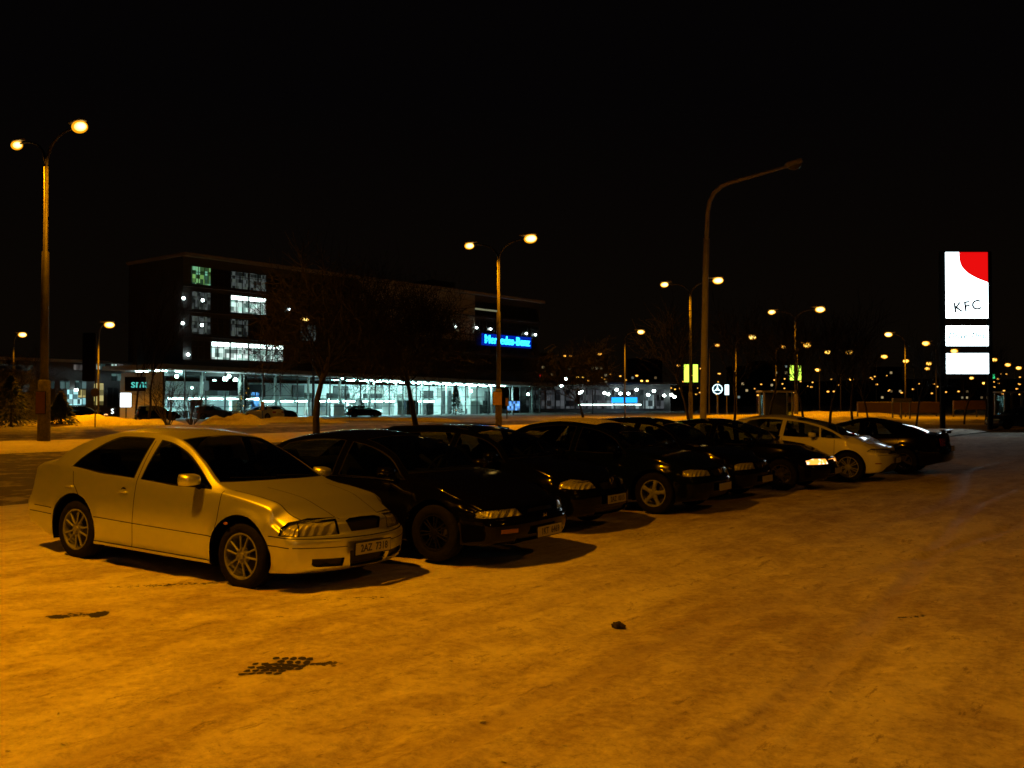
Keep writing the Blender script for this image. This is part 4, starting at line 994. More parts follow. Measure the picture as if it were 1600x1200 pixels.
for u, v, Y in ((907,589,190),(1007,595,190),(1539,573,190),(887,556,190)):   # four-headed masts with short poles
    X, _ = place_at(u, Y); H = CH+(YH-v)/F*Y; root = empty('lamp_mast', (X, Y, 0)); MB().tube([(0,0,-.1),(0,0,H)], .08, 6).obj('pole', M['pole'], root, True)
    for sd in (-1, 1): head(root, Vector((sd*.25, 0, H)), Vector((sd, 0, 0)), M['bulb_far'] if v > 580 else M['bulb_dim'], .9)
    tag(root, 'short distant mast carrying two glowing lanterns side by side', 'lamp mast', 'twin-lantern masts by the far showrooms')
# ------------------------------------------------------------------ trees
M['bark'] = simple('dark bark', (.035,.030,.024), .9, var=.5, scale=9, bump=.4)
M['twig'] = simple('bare twigs', (.010,.008,.006), .9)
M['needle'] = simple('dark evergreen needles', (.012,.028,.012), .8)
def grow(mbT, mbC, p, d, L, r, lvl, maxl, rnd, up=.25, spread=.7, kids=(5, 5, 4, 4)):
    n = 4 if lvl < 2 else 3 if lvl < 3 else 2; pts = [p]; rad = [r]; q = p
    for k in range(n):
        d = (d + Vector((rnd.gauss(0,1), rnd.gauss(0,1), rnd.gauss(0,1)))*(.10+.05*lvl) + Vector((0,0,up*.12))).normalized(); q = q + d*(L/n); pts.append(q); rad.append(r*(1-.55*(k+1)/n))
    (mbT if lvl == 0 else mbC).tube(pts, rad, 9 if lvl == 0 else 5 if lvl == 1 else 3, lvl == 0)
    if lvl >= maxl: return
    nk = kids[min(lvl, len(kids)-1)]
    for k in range(nk):
        f_ = (.45 if lvl else .62)+(.55 if lvl else .38)*(k+rnd.random()*.6)/nk; f_ = min(f_, .99); i = min(int(f_*n), n-1); pp_ = pts[i].lerp(pts[i+1], f_*n-i)
        ax = Vector((rnd.gauss(0,1), rnd.gauss(0,1), rnd.gauss(0,1)*.5)).normalized(); side = d.cross(ax).normalized()
        nd = (d*(1-spread*.55) + side*spread*rnd.uniform(.7,1.25) + Vector((0,0,up*rnd.random()))).normalized()
        grow(mbT, mbC, pp_, nd, L*rnd.uniform(.58,.88)*(1 if lvl else .92), max(.012, rad[i]*rnd.uniform(.38,.55)), lvl+1, maxl, rnd, up, spread, kids)
def tree_meshes(seed, H, r, kids=(9,6,5,4), maxl=4, spread=.8, trunkf=.36, up=.3):
    rnd = random.Random(seed); T, Cc = MB(), MB(); grow(T, Cc, Vector((0,0,-.1)), Vector((0,0,1)), H*trunkf, r, 0, maxl, rnd, up, spread, kids); return T, Cc
TREE = {}
def tree(u, Y, key, scale, label, rz=0.0, vb=None, group='bare trees along the road'):
    if key not in TREE:
        sd, H, r, kids, spread, tf, up = {'wide': (3, 9.0, .17, (12,8,6,5), .85, .42, .32), 'oval': (8, 8.8, .15, (11,8,6,5), .78, .42, .45), 'young': (12, 5.8, .085, (9,7,5), .6, .55, .6), 'slim': (20, 9, .12, (9,5,4), .35, .6, .9)}[key]
        T, Cc = tree_meshes(sd, H, r, kids, len(kids), spread, tf, up); a = T.obj('trunk', M['bark'], None, True); b = Cc.obj('crown', M['twig']); TREE[key] = (a.data, b.data); bpy.data.objects.remove(a); bpy.data.objects.remove(b)
    X, _ = place_at(u, Y); root = empty('tree', (X, Y, .0)); part('trunk', TREE[key][0], root); part('crown', TREE[key][1], root)
    root.scale = (scale,)*3; root.rotation_euler = (0, 0, rz); tag(root, label, 'tree', group); return root
tree(495, 46, 'wide', 1.10, 'broad bare tree with the thickest trunk, before the office block', .5)
tree(653, 51, 'oval', 1.12, 'bare tree right of the thick-trunked tree, before the glass showroom', 1.3)
tree(914, 62, 'oval', .72, 'bare tree between the office block and the twin lamp with banners', 2.6)
tree(1077, 66, 'young', 1.25, 'bare tree just left of the foot of the unlit curved post', .3)
tree(1147, 68, 'young', 1.3, 'slender bare tree between the unlit post and the left bus shelter', 2.0)
tree(1199, 66, 'young', 1.2, 'slender bare tree directly in front of the left bus shelter', 3.3)
tree(1255, 64, 'young', 1.15, 'slender bare tree right beside the left bus shelter', 1.2)
tree(1296, 63, 'young', 1.2, 'leaning young tree above the white hatchback', 4.2)
tree(1332, 70, 'young', 1.25, 'upright young tree above the roof of the black coupe, left one of two', 5.0)
tree(1356, 76, 'young', 1.0, 'thin young tree above the roof of the black coupe, right one of two', .9)
tree(1430, 58, 'young', .85, 'young tree standing in snow left of the tall lit sign', 2.4)
tree(1506, 72, 'young', .9, 'thin young tree seen between the legs of the tall lit sign, left one', 3.9)
tree(1539, 72, 'young', .9, 'thin young tree seen between the legs of the tall lit sign, right one', 1.9)
tree(232, 88, 'slim', 1.1, 'tall slim bare tree at the left corner of the office block', 1.0)
tree(212, 92, 'slim', 1.0, 'tall slim bare tree behind the lit white billboard', 2.2)
tree(25, 84, 'wide', .8, 'faint wide bare tree behind the dark evergreen at far left', 1.9)
def shrub(u, v, h, n, w, label, seed):
    rnd = random.Random(seed); g = G(u, v); root = empty('shrub', g); T, Cc = MB(), MB()
    for k in range(n):
        a = rnd.uniform(0, 2*PI); d = Vector((math.cos(a)*w*rnd.random(), math.sin(a)*w*rnd.random(), 1)).normalized(); t2 = MB(); grow(T, Cc, Vector((math.cos(a)*.15, math.sin(a)*.15, 0)), d, h*rnd.uniform(.4,.7), .035, 0, 2, rnd, .3, .5, (4, 4))
    T.obj('stem', M['bark'], root); Cc.obj('twigs', M['twig'], root); tag(root, label, 'shrub')
shrub(263, 665, 3.6, 16, .6, 'leafless many-stemmed shrub at the roadside before the left end of the showroom', 4)
shrub(300, 664, 2.6, 14, .9, 'low spreading leafless shrub left of the tall pointed snow heap', 6)
def conifer(u, v, h, w, label, seed, lights=0):
    rnd = random.Random(seed); g = G(u, v); root = empty('conifer', g); MB().tube([(0,0,0),(0,0,h*.95)], [.10,.02], 8).obj('trunk', M['bark'], root); cr = MB()
    for k in range(1500):
        f_ = rnd.random()**.8; z = h*(.06+.94*f_); rr = w*(1-f_)**.85*(.45+.55*rnd.random()); a = rnd.uniform(0, 2*PI)
        c = Vector((math.cos(a)*rr, math.sin(a)*rr, z-rr*.25)); o = Vector((math.cos(a), math.sin(a), -.35))*.20*rnd.uniform(.6,1.3); s2 = Vector((-math.sin(a), math.cos(a), rnd.uniform(-.4,.4)))*.06
        cr.add((c-s2, c+s2, c+o), ((0,1,2),)); cr.add((c-o*.8+Vector((0,0,.05)), c+s2*.8, c+o*.7-s2), ((0,1,2),))
    cr.obj('crown', M['needle'], root)
    for k in range(lights):
        z = h*(.1+.8*rnd.random()); a = rnd.uniform(PI, 2*PI); rr = w*(1-z/h)*.95; MB().ell((math.cos(a)*rr, math.sin(a)*rr, z), (.05,.05,.05), 6, 4).obj('light', M['bulb_dim'], root)
    tag(root, label, 'evergreen'); return root
conifer(383, 653, 4.6, 1.5, 'evergreen with small lights standing against the showroom glass', 2, 12)
conifer(712, 649, 4.0, 1.3, 'evergreen against the right part of the showroom glass', 3, 4)
conifer(18, 668, 3.6, 2.0, 'dark bushy evergreen at the far left edge beyond the road', 5)
conifer(95, 667, 2.4, 1.4, 'low dark evergreen behind the sleeve of the nearest twin-armed lamp', 6)
# ------------------------------------------------------------------ office block with the glass showroom
M['wall_dark'] = simple('dark office cladding', (.050,.050,.052), .7, var=.3, scale=.5)
M['wall_pale'] = simple('pale blank cladding', (.30,.29,.27), .8, var=.25, scale=.6)
M['slab'] = simple('concrete edge', (.26,.25,.235), .8, var=.2, scale=1)
M['white_in'] = simple('white showroom lining', (.72,.76,.74), .6, var=.08, scale=1)
M['floor_in'] = simple('grey showroom floor', (.35,.36,.36), .3, var=.1, scale=1)
M['mullion'] = simple('steel mullion', (.05,.055,.055), .4, .3)
M['win_dark'] = simple('dark office window', (.004,.005,.006), .3)
def room_glow(name, c1, c2, st, sc=1.2, seed=0, lo=.35, hi=.6):
    t = NT(name); sn = t.n('ShaderNodeVectorMath', operation='SNAP'); t.l(t.coord(scale=(1,1,1), loc=(seed,seed*2,0)), sn.inputs[0]); sn.inputs[1].default_value = (.5/sc,.5/sc,.62/sc); v = t.n('ShaderNodeTexWhiteNoise'); v.noise_dimensions = '3D'; t.l(sn.outputs[0], v.inputs[0])
    s_ = t.n('ShaderNodeSeparateColor'); t.l(v.outputs['Color'], s_.inputs[0]); f = t.ramp(s_.outputs[0], ((0, .06), (lo, .25), (hi, .9), (1, 1.3)))
    e = t.n('ShaderNodeEmission'); t.l(t.mix(s_.outputs[1], c1, c2), e.inputs[0]); t.l(t.math('MULTIPLY', f, st), e.inputs[1]); t.l(e.outputs[0], t.out.inputs[0]); t.m.cycles.emission_sampling = 'NONE'; return t.m
M['lit_white'] = room_glow('lit office room', (.55,1,.85), (.85,1,.95), 1.1, 1.3, 1, .25, .8)
M['lit_green'] = room_glow('dim lit office room', (.25,.55,.12), (.2,.6,.4), .6, 1.4, 3)
M['lit_faint'] = room_glow('faintly lit office room', (.2,.25,.2), (.25,.3,.3), .22, 1.6, 5)
M['ceil'] = emit('showroom ceiling light', (.70, .98, 1.0), 95)
M['strip'] = emit('bright strip light', (.75, 1.0, .93), 6, False)
A = Vector((-35, 102, 0)); U = Vector((.6276, .7785, 0)); B = Vector((-U.y, U.x, 0))
def s_of(u): k = (u-800)/F; return (k*A.y-A.x)/(U.x-k*U.y)
def fz(u, v): s = s_of(u); return CH+(YH-v)/F*(A.y+U.y*s)
bld = empty('office_building', A); ang = math.atan2(U.y, U.x)
def bbx(name, s0, s1, z0, z1, d0, d1, mat, parent=bld, org=A, ux=U):
    an = math.atan2(ux.y, ux.x); bx_ = Vector((-ux.y, ux.x, 0)); c = ux*(s0+s1)/2+bx_*(d0+d1)/2+Vector((0,0,(z0+z1)/2)); b = MB().box(c+(org-A if parent is bld else Vector((0,0,0))), (s1-s0, d1-d0, z1-z0), rz=an); return b.obj(name, M[mat] if isinstance(mat, str) else mat, parent)
sE = s_of(843); sP0, sP1 = s_of(560), s_of(741)
bbx('tower', 0, sE, 4.6, 17.3, 0, 11, 'wall_dark')
bbx('roof', -.25, sE+.5, 17.3, 17.65, -.8, 11.2, 'slab')
bbx('blank_cladding', sP0, sP1, 12.9, 17.2, -.12, -.003, 'wall_pale'); bbx('blank_cladding', s_of(600), sP1, 10.6, 12.85, -.12, -.003, 'wall_pale')
bbx('roof_box', s_of(700), s_of(735), 17.75, 19.2, 3, 10, 'wall_dark')
rows_z = [15.4, 12.7, 10.05, 7.4]
litmap = {(3,'a'): 0}
def lit_of(r, s0, s1):
    uc = 800+F*(A.x+U.x*(s0+s1)/2)/(A.y+U.y*(s0+s1)/2)
    if r == 1 and 350 < uc < 402: return 'lit_white'
    if r == 3 and 330 < uc < 448: return 'lit_white'
    if r == 0 and 300 < uc < 330: return 'lit_green'
    if (r == 0 and (352 < uc < 380 or 398 < uc < 416)) or (r == 1 and 300 < uc < 330) or (r == 2 and (300 < uc < 325 or 355 < uc < 378)) or (r == 2 and 470 < uc < 500): return 'lit_faint'
    return 'win_dark'
ww = 2.3
for r, z in enumerate(rows_z):
    s = 1.0
    while s+ww < sE-.5:
        if not (r < 2 and sP0-1 < s < sP1-1 and (r == 0 or s > s_of(600)-2)):
            lt = lit_of(r, s, s+ww); f = bbx('window', s, s+ww, z-.95, z+.95, -.05, .05, lt)
            if lt == 'lit_white': bbx('strip_light', s+.05, s+ww-.05, z+.5, z+.92, -.075, -.052, 'strip')
            cc = U*(s+ww/2)+B*-.08+Vector((0,0,z)); fr_ = MB(); 
            for dx in (-ww/2, -ww/6, ww/6, ww/2): fr_.box(cc+U*dx, (.06,.05,1.98), rz=ang)
            for dz in (-.97, .35, .97): fr_.box(cc+Vector((0,0,dz)), (ww-.07,.045,.06), rz=ang)
            fr_.obj('window_frame', M['mullion'], f)
        s += ww+.14
    bbx('ledge', 0, sE, z-1.30, z-1.15, -.35, -.01, 'wall_dark')
for u, v in ((284,466),(314,469),(283,505),(313,508),(450,483),(765,514),(743,512),(821,521),(835,523),(710,510),(292,554)):
    s = s_of(u); MB().ell(U*s+B*-.22+Vector((0,0,fz(u, v))), (.16,.16,.16), 8, 6).obj('ceiling_light', M['bulb_white'], bld)
s0, s1 = s_of(742), s_of(776); bbx('strip_light', s0, s1, fz(758,484)-.12, fz(758,484)+.12, -.14, -.02, emit('dim strip', (.6,.6,.35), .30, False))
# showroom: glazed front, white lining, mezzanine, ceiling lights
Q0 = Vector(((255-800)/F*98, 98, 0)); Q1 = Vector(((843-800)/F*147, 147, 0)); UQ = (Q1-Q0).normalized(); LQ = (Q1-Q0).length; BQ = Vector((-UQ.y, UQ.x, 0)); aq = math.atan2(UQ.y, UQ.x); O = Q0-A
top = lambda s: 5.15-.95*s/LQ
def prism(name, s0, s1, z0, z1, d0, d1, mat, parent=bld, slope=False):
    p = []
    for s, k in ((s0, 0), (s1, 1)):
        for d in (d0, d1):
            for z in (z0, z1): 
                zz = top(s)+z if slope else z; p.append(O+UQ*s+BQ*d+Vector((0,0,zz)))
    o = MB().add(p, ((0,1,3,2),(4,6,7,5),(0,4,5,1),(2,3,7,6),(0,2,6,4),(1,5,7,3))).obj(name, M[mat] if isinstance(mat, str) else mat, parent); return o
DP = 8.5
prism('showroom_roof', -1, LQ+2.5, .0, .45, -1.3, DP+2, 'slab', slope=True)
prism('showroom_ceiling', 0, LQ, -.06, -.005, .2, DP, 'white_in', slope=True)
prism('showroom_floor', 0, LQ, -.02, .05, 0, DP, 'floor_in'); prism('back_wall', 0, LQ, .06, 4.1, DP-.15, DP, 'white_in'); prism('end_wall', 0, .2, .06, 4.9, .1, DP-.2, 'white_in')
sq = lambda u: ((u-800)/F*Q0.y-Q0.x)/(UQ.x-(u-800)/F*UQ.y)
prism('canopy', sq(318), sq(362), 2.95, 4.0, -1.0, .0-.05, 'wall_dark')
prism('mezzanine', sq(430), sq(706), 1.95, 2.25, 3.0, DP-.2, 'white_in'); prism('mezzanine', sq(265), sq(425), 2.2, 2.45, 3.0, DP-.2, 'white_in')
for u0, u1, mt in ((402,432,'wall_dark'),(437,448,'lit_blue'),(520,531,'wall_pale'),(555,590,'mullion'),(612,640,'mullion'),(660,672,'wall_pale'),(700,720,'wall_dark'),(735,748,'wall_dark'),(800,820,'wall_dark')):
    if mt == 'lit_blue': M['lit_blue'] = room_glow('blue display', (.1,.35,1), (.2,.5,1), 1.2, 2)
    prism('partition', sq(u0), sq(u1), .08, 2.9 if mt != 'wall_dark' else 3.4, 5.2, 5.4, mt)
rq = random.Random(9)
for k in range(34):      # display stands, desks and dark cars inside
    s = rq.uniform(1, LQ-8); d = rq.uniform(.9, 5.0); w_ = rq.uniform(.5, 2.6); h_ = rq.choice((.8,.8,1.1,1.5,2.0)); mt = rq.choice(('wall_dark','mullion','trim','wall_dark','white_in'))
    prism('display_stand', s, s+w_, .07, h_, d, d+.6, mt)
for k in range(9):
    s = 3+k*6.6; prism('wall_panel', s, s+rq.uniform(1.5,3.2), 2.4, 3.9, DP-.32, DP-.17, rq.choice(('wall_dark','mullion','wall_pale')))
nb = 26
for k in range(nb+1):
    s = LQ*k/nb; prism('mullion', s-.05, s+.05, .05, top(s)-.08, -.12, .02, 'mullion')
    if k < nb:
        prism('glass_pane', s+.06, s+LQ/nb-.06, .06, top(s+LQ/nb)-.1, -.05, -.035, 'glass_bld')
        for z in (1.25, 2.5): prism('transom', s+.06, s+LQ/nb-.06, z-.03, z+.03, -.10, .0, 'mullion')
    if k % 2 == 0: MB().tube([O+UQ*(s+1)+BQ*2.2+Vector((0,0,.05)), O+UQ*(s+1)+BQ*2.2+Vector((0,0,top(s+1)-.07))], .17, 12).obj('column', M['white_in'], bld, True)
    if k < nb and 800+F*(Q0.x+UQ.x*s)/(Q0.y+UQ.y*s) < 800:
        for d in (2.2, 5.8):
            prism('ceiling_light', s+.5, s+LQ/nb-.7, -.14, -.08, d, d+.35, 'ceil', slope=True)
        z_ = 1.93 if s > sq(430) else 2.18
        if s < sq(690): prism('ceiling_light', s+.3, s+LQ/nb-.5, z_-.12, z_-.02, 3.2, 3.6, 'ceil')
for u, v, r in ((402-60+3,596,.22),(362,592,.28),(378,594,.26),(368,588,.2),(393,598,.2),(525,625,.14),(746,611,.22),(286,588,.2),(310,606,.12),(500,600,.15),(545,590,.2),(595,599,.15),(620,596,.15)):
    s = sq(u); Yq = Q0.y+UQ.y*s; MB().ell(O+UQ*s+BQ*1.2+Vector((0,0,CH+(YH-v)/F*(Yq+.8))), (r,r,r), 10, 8).obj('globe_light', M['bulb_white'], bld, True)
tag(bld, 'long dark five-storey office block standing over a brightly lit glass showroom', 'building')
# blue roof letters
Mt = Matrix.Translation(A+U*((s_of(753)+s_of(823))/2)+B*-.55+Vector((0,0,fz(788,533)))) @ Matrix.Rotation(ang, 4, 'Z') @ Matrix.Rotation(PI/2, 4, 'X')
wS = s_of(823)-s_of(753)
me = text_mesh('Mercedes-Benz', 1.0, depth=.08, bold=.012); xs_ = [v.co.x for v in me.vertices]; k_ = wS/(max(xs_)-min(xs_))
sg = empty('building_sign', Mt.translation); Ml = Matrix.Translation(-Mt.translation) @ Mt
me.transform(Ml @ Matrix.Diagonal((k_, 1.75, 1, 1))); me.materials.clear(); me.materials.append(emit('blue sign letters', (.02, .42, 1.0), 4.5, False))
for p in me.polygons: p.material_index = 0
me.name = 'lettering'; part('lettering', me, sg)
MB().box((0,0,0), (wS+1.0, .12, 1.75), rz=ang).V
bk = MB().box(B*.12, (wS+1.1, .10, 1.7), rz=ang).obj('backing', emit('blue halo of backlit sign board', (.0,.03,.6), .6, False), sg)
tag(sg, 'long blue lit sign reading a car maker name on the office block wall', 'sign')
# low building at the left
lb0 = W(-70, 600, 92); lb0.z = 0; lb1 = W(243, 600, 112); lb1.z = 0; UL = (lb1-lb0).normalized(); LL = (lb1-lb0).length; al = math.atan2(UL.y, UL.x); BL = Vector((-UL.y, UL.x, 0))
lb = empty('workshop_building', lb0)
def lbox(name, u0, u1, v0, v1, d0, d1, mat, parent=lb):
    su = lambda u: ((u-800)/F*lb0.y-lb0.x)/(UL.x-(u-800)/F*UL.y); a, b = su(u0), su(u1); Yc = lb0.y+UL.y*(a+b)/2; z0, z1 = CH+(YH-v1)/F*Yc, CH+(YH-v0)/F*Yc
    return MB().box(UL*(a+b)/2+BL*(d0+d1)/2+Vector((0,0,(z0+z1)/2)), (b-a, d1-d0, z1-z0), rz=al).obj(name, M[mat] if isinstance(mat, str) else mat, parent)
M['lit_dimteal'] = room_glow('dim teal room', (.25,.5,.45), (.3,.5,.5), .22, .8, 7, .2, .5); M['lit_pink'] = room_glow('dim warm room', (.5,.42,.38), (.45,.45,.42), .22, .5, 8, .2, .5)
M['lit_cyan'] = room_glow('cyan lit room', (.35,.85,.9), (.6,1,1), .9, 1.2, 9, .2, .5); M['lit_yellow'] = room_glow('yellow lit hall', (.75,.6,.15), (.8,.7,.3), .55, 1.0, 10, .1, .4)
lbox('wall', -70, 243, 566, 655, 0, 12, simple('low building wall', (.045,.045,.045), .7)); lbox('roof', -74, 246, 562, 565.8, -.8, 12.5, 'slab')
for u0, u1, v0, v1, mt in ((115,129,570,578,'lit_pink'),(147,155,569,577,'lit_white'),(157,163,569,577,'lit_dimteal'),(174,181,569,576,'lit_white'),(184,191,569,577,'lit_pink'),(72,84,595,607,'lit_dimteal'),(94,108,595,607,'lit_dimteal'),(117,134,595,607,'lit_dimteal'),
        (174,189,584,595,'lit_dimteal'),(75,97,609,632,'win_dark'),(105,121,609,633,'lit_cyan'),(122,133,609,621,'lit_yellow'),(122,133,622,633,'lit_cyan'),(147,161,599,633,'lit_yellow'),(0,50,570,579,'lit_faint'),(168,183,606,634,'win_dark'),(20,45,600,612,'lit_faint')):
    f = lbox('window', u0, u1, v0, v1, -.08, .02, mt)
    fr_ = lbox('window_frame', (u0+u1)/2-.4, (u0+u1)/2+.4, v0, v1, -.14, -.085, 'mullion', f)
lbox('globe_light', 113.5, 117, 607.5, 611, -.5, -.3, 'bulb_white')
tag(lb, 'long low dark building with scattered lit windows at far left', 'building')
def panel_sign(name, u0, u1, v0, v1, Y, mat, label, leg=True, txt=None, cat='sign', tm=None, tsz=None, thick=.2):
    X0_, X1_ = place_at(u0, Y)[0], place_at(u1, Y)[0]; z1, z0 = CH+(YH-v0)/F*Y, CH+(YH-v1)/F*Y; c = Vector(((X0_+X1_)/2, Y, 0)); root = empty(name, c)
    MB().bbox((0, thick/2+.012, (z0+z1)/2), (X1_-X0_+.06, thick, z1-z0+.06), .02, 1).obj('box', M['trim'], root); MB().box((0, 0, (z0+z1)/2), (X1_-X0_, .02, z1-z0)).obj('face', mat, root)
    if leg: MB().tube([(0,.1,-.1),(0,.1,z0)], .06, 8).obj('post', M['pole'], root)
    if txt: text_obj('lettering', txt, tsz, tm, Matrix.Translation((0,-.02,(z0+z1)/2)) @ Matrix.Rotation(PI/2, 4, 'X'), root, depth=.004)
    tag(root, label, cat); return root
panel_sign('billboard', 188, 205, 614, 636, 86, emit('white billboard face', (.85,.95,1.0), 3.0, False), 'small glowing white billboard in front of the low building')
so_ = empty('shop_sign', W(226, 600, 100)); text_obj('lettering', 'smart', 1.25, emit('teal letters', (.12,.75,.65), .8, False), Matrix.Rotation(PI/2, 4, 'X'), so_, depth=.05); MB().box((0,.12,0), (4.2,.1,1.5)).obj('backing', M['trim'], so_)
MB().box((0,.3,-3), (.2,.2,5.2)).obj('post', M['pole'], so_); tag(so_, 'teal lit lettering on a dark board right of the white billboard', 'sign')
panel_sign('small_sign', 172, 180, 638, 648, 84, M['trim'], 'small dark board with a white letter S below the white billboard', txt='S', tm=emit('white letter', (.9,1,1), 2.5, False), tsz=.62)
panel_sign('post_panel', 770.5, 784, 612.5, 633, 66.8, simple('yellow advertising panel', (.55,.36,.03), .6), 'yellow advertising panel fixed to the post of the second twin-armed lamp', leg=False)
panel_sign('parking_notice', 408, 412, 628, 641, 88, simple('orange notice', (.55,.30,.04), .6), 'small orange notice on a post right of the white showroom car')
panel_sign('parking_notice', 790, 794, 622, 634, 100, simple('amber notice', (.50,.30,.05), .6), 'small amber notice on a post before the right end of the showroom')
panel_sign('poster_screen', 792, 812, 627, 641, 126, M['lit_blue'], 'blue glowing poster screen at the right end of the showroom')
panel_sign('post_panel', 56, 70, 612, 646, 39.9, simple('faded red poster', (.10,.035,.02), .7), 'faded reddish poster panel on the sleeve of the nearest twin-armed lamp', leg=False, thick=.05)
bn = emit('lit banner face', (.62,1.0,.08), 2.0, False)
for u0, u1, v0, v1, Y, lb_ in ((1069,1076.5,569.5,597,92.2,'left lit yellow-green banner of the twin lamp beside the unlit post'),(1083,1090.5,569.5,597,92.2,'right lit yellow-green banner of the twin lamp beside the unlit post'),
        (1234.5,1240.5,571,594,120.7,'left lit yellow-green banner of the farthest twin lamp'),(1247,1252,571,594,120.7,'right lit yellow-green banner of the farthest twin lamp')):
    panel_sign('lit_banner', u0, u1, v0, v1, Y, bn, lb_, leg=False, cat='banner')
# round sign and dark signal head at the left
g = G(149, 668); r_ = empty('traffic_sign', g); MB().tube([(0,0,-.1),(0,0,CH+(YH-520)/F*g.y)], .045, 8).obj('post', M['pole'], r_)
Mr = Matrix.Translation((0,-.06,CH+(YH-613)/F*g.y)) @ Matrix.Rotation(PI/2, 4, 'X'); MB().tube([Vector((0,0,-.015)), Vector((0,0,.015))], .30, 24).xf(Mr).obj('disc', simple('back of a round sign', (.10,.08,.07), .5), r_)
tag(r_, 'round traffic sign on a thin post under the dark signal head', 'traffic sign')
g2 = g+Vector((-.42,-.12,0)); r_ = empty('traffic_signal', g2); z0, z1 = CH+(YH-596)/F*g.y, CH+(YH-520)/F*g.y
MB().bbox((0,0,(z0+z1)/2), (.85,.18,z1-z0), .08, 2).obj('backboard', M['trim'], r_, True); MB().box((.30,.14,(z0+z1)/2), (.5,.05,.10)).obj('bracket', M['pole'], r_)
tag(r_, 'tall dark signal head seen from behind, above the round traffic sign', 'traffic signal')
# ------------------------------------------------------------------ tall lit sign of the restaurant
Yk = 60; kx = lambda u: place_at(u, Yk)[0]; kz = lambda v: CH+(YH-v)/F*Yk; kc = Vector((kx(1511), Yk, 0)); kr = empty('pylon_sign', kc)
for u in (1474, 1548.5): MB().bbox((kx(u)-kc.x, .14, kz(392)/2), (.27, .25, kz(392)), .02, 1).obj('pillar', M['trim'], kr)
wf = emit('white sign light', (.78,.95,1.0), 5.5); rf = emit('red sign light', (.75,.004,.004), 1.1)
def kface(u0, v0, u1, v1, mat, parent, y=-.02, name='face'):
    return MB().box(((kx(u0)+kx(u1))/2-kc.x, y, (kz(v0)+kz(v1))/2), (kx(u1)-kx(u0), .02, kz(v0)-kz(v1))).obj(name, mat, parent)
for k, (v0, v1) in enumerate(((393,497.5),(508.5,541),(551.5,584.5))):
    bx_ = MB().bbox((0, .12, (kz(v0)+kz(v1))/2), (kx(1545.5)-kx(1477.5), .25, kz(v0)-kz(v1)+.05), .02, 1).obj('sign_box', M['trim'], kr)
    if k == 0:
        wl, rl = MB(), MB(); n_ = 30;    # plain white field with a curved edge against the red
        for i in range(n_):
            f0, f1 = i/n_, (i+1)/n_; va, vb_ = 393.5+47.5*f0, 393.5+47.5*f1; ua, ub = 1500+45*f0**3.2, 1500+45*f1**3.2
            wl.quad((kx(1478.5)-kc.x,-.03,kz(vb_)), (kx(ub)-kc.x,-.03,kz(vb_)), (kx(ua)-kc.x,-.03,kz(va)), (kx(1478.5)-kc.x,-.03,kz(va)))
            rl.quad((kx(ub)-kc.x,-.03,kz(vb_)), (kx(1545)-kc.x,-.03,kz(vb_)), (kx(1545)-kc.x,-.03,kz(va)), (kx(ua)-kc.x,-.03,kz(va)))
        wl.quad((kx(1478.5)-kc.x,-.03,kz(497)), (kx(1545)-kc.x,-.03,kz(497)), (kx(1545)-kc.x,-.03,kz(441)), (kx(1478.5)-kc.x,-.03,kz(441)))
        wl.obj('white_face', wf, bx_); rl.obj('red_face', rf, bx_)
        text_obj('lettering', 'KFC', .86, simple('purple letters', (.09,.03,.16), .6), Matrix.Translation((kx(1512)-kc.x, -.05, kz(479))) @ Matrix.Rotation(-.13, 4, 'Y') @ Matrix.Rotation(PI/2, 4, 'X'), bx_, depth=.004, spacing=1.2, bold=.022)
    else:
        kface(1478.5, v0+.5, 1545, v1-.5, wf, bx_, name='white_face')
        cy_ = emit('washed out cyan letters', (.0,.20,.24), 1.0, False)
        if k == 1: text_obj('lettering', 'Drive Thru', .53, cy_, Matrix.Translation((0, -.05, kz(525))) @ Matrix.Rotation(PI/2, 4, 'X'), bx_, depth=.003, shear=.35, spacing=1.0, bold=.012)
        else:
            text_obj('lettering', 'Po - So       Ne', .34, cy_, Matrix.Translation((0, -.05, kz(561))) @ Matrix.Rotation(PI/2, 4, 'X'), bx_, depth=.003, bold=.004)
tag(kr, 'tall pylon sign with red and white lit face and two lit white panels', 'sign')
# ------------------------------------------------------------------ star sign, shelters, kiosks, barriers
Ys = 118; X_, _ = place_at(1121, Ys); zz = CH+(YH-608)/F*Ys; sr = empty('star_sign', (X_, Ys, 0)); rr = .62; wm_ = emit('white emblem', (.70,.95,1), 2.4, False)
MB().tube([(0,0,-.1),(0,0,zz-rr)], .10, 8).obj('post', M['pole'], sr); MB().tube([Vector((0,.03,zz)), Vector((0,.12,zz))], rr, 32).obj('disc', emit('dark blue disc', (.01,.05,.07), .6, False), sr)
MB().tube([(math.cos(a)*rr*.93, -.03, zz+math.sin(a)*rr*.93) for a in np.linspace(0, 2*PI, 33)], .055, 6, False).obj('ring', wm_, sr)
sb = MB()
for k in range(3):
    a = PI/2+2*PI*k/3; tip = Vector((math.cos(a), 0, math.sin(a)))*rr*.9; l = Vector((math.cos(a+PI/3), 0, math.sin(a+PI/3)))*.13; r2 = Vector((math.cos(a-PI/3), 0, math.sin(a-PI/3)))*.13; c = Vector((0,-.03,zz))
    sb.add([c+Vector((0,-.05,0)), c+l, c+tip, c+r2], ((0,1,2),(0,2,3)))
sb.obj('emblem', wm_, sr); tag(sr, 'round lit sign with a white three-pointed star in a ring', 'sign')
panel_sign('upright_sign', 1132.5, 1139, 601, 617, 118, wm_, 'narrow upright lit white sign just right of the star sign')
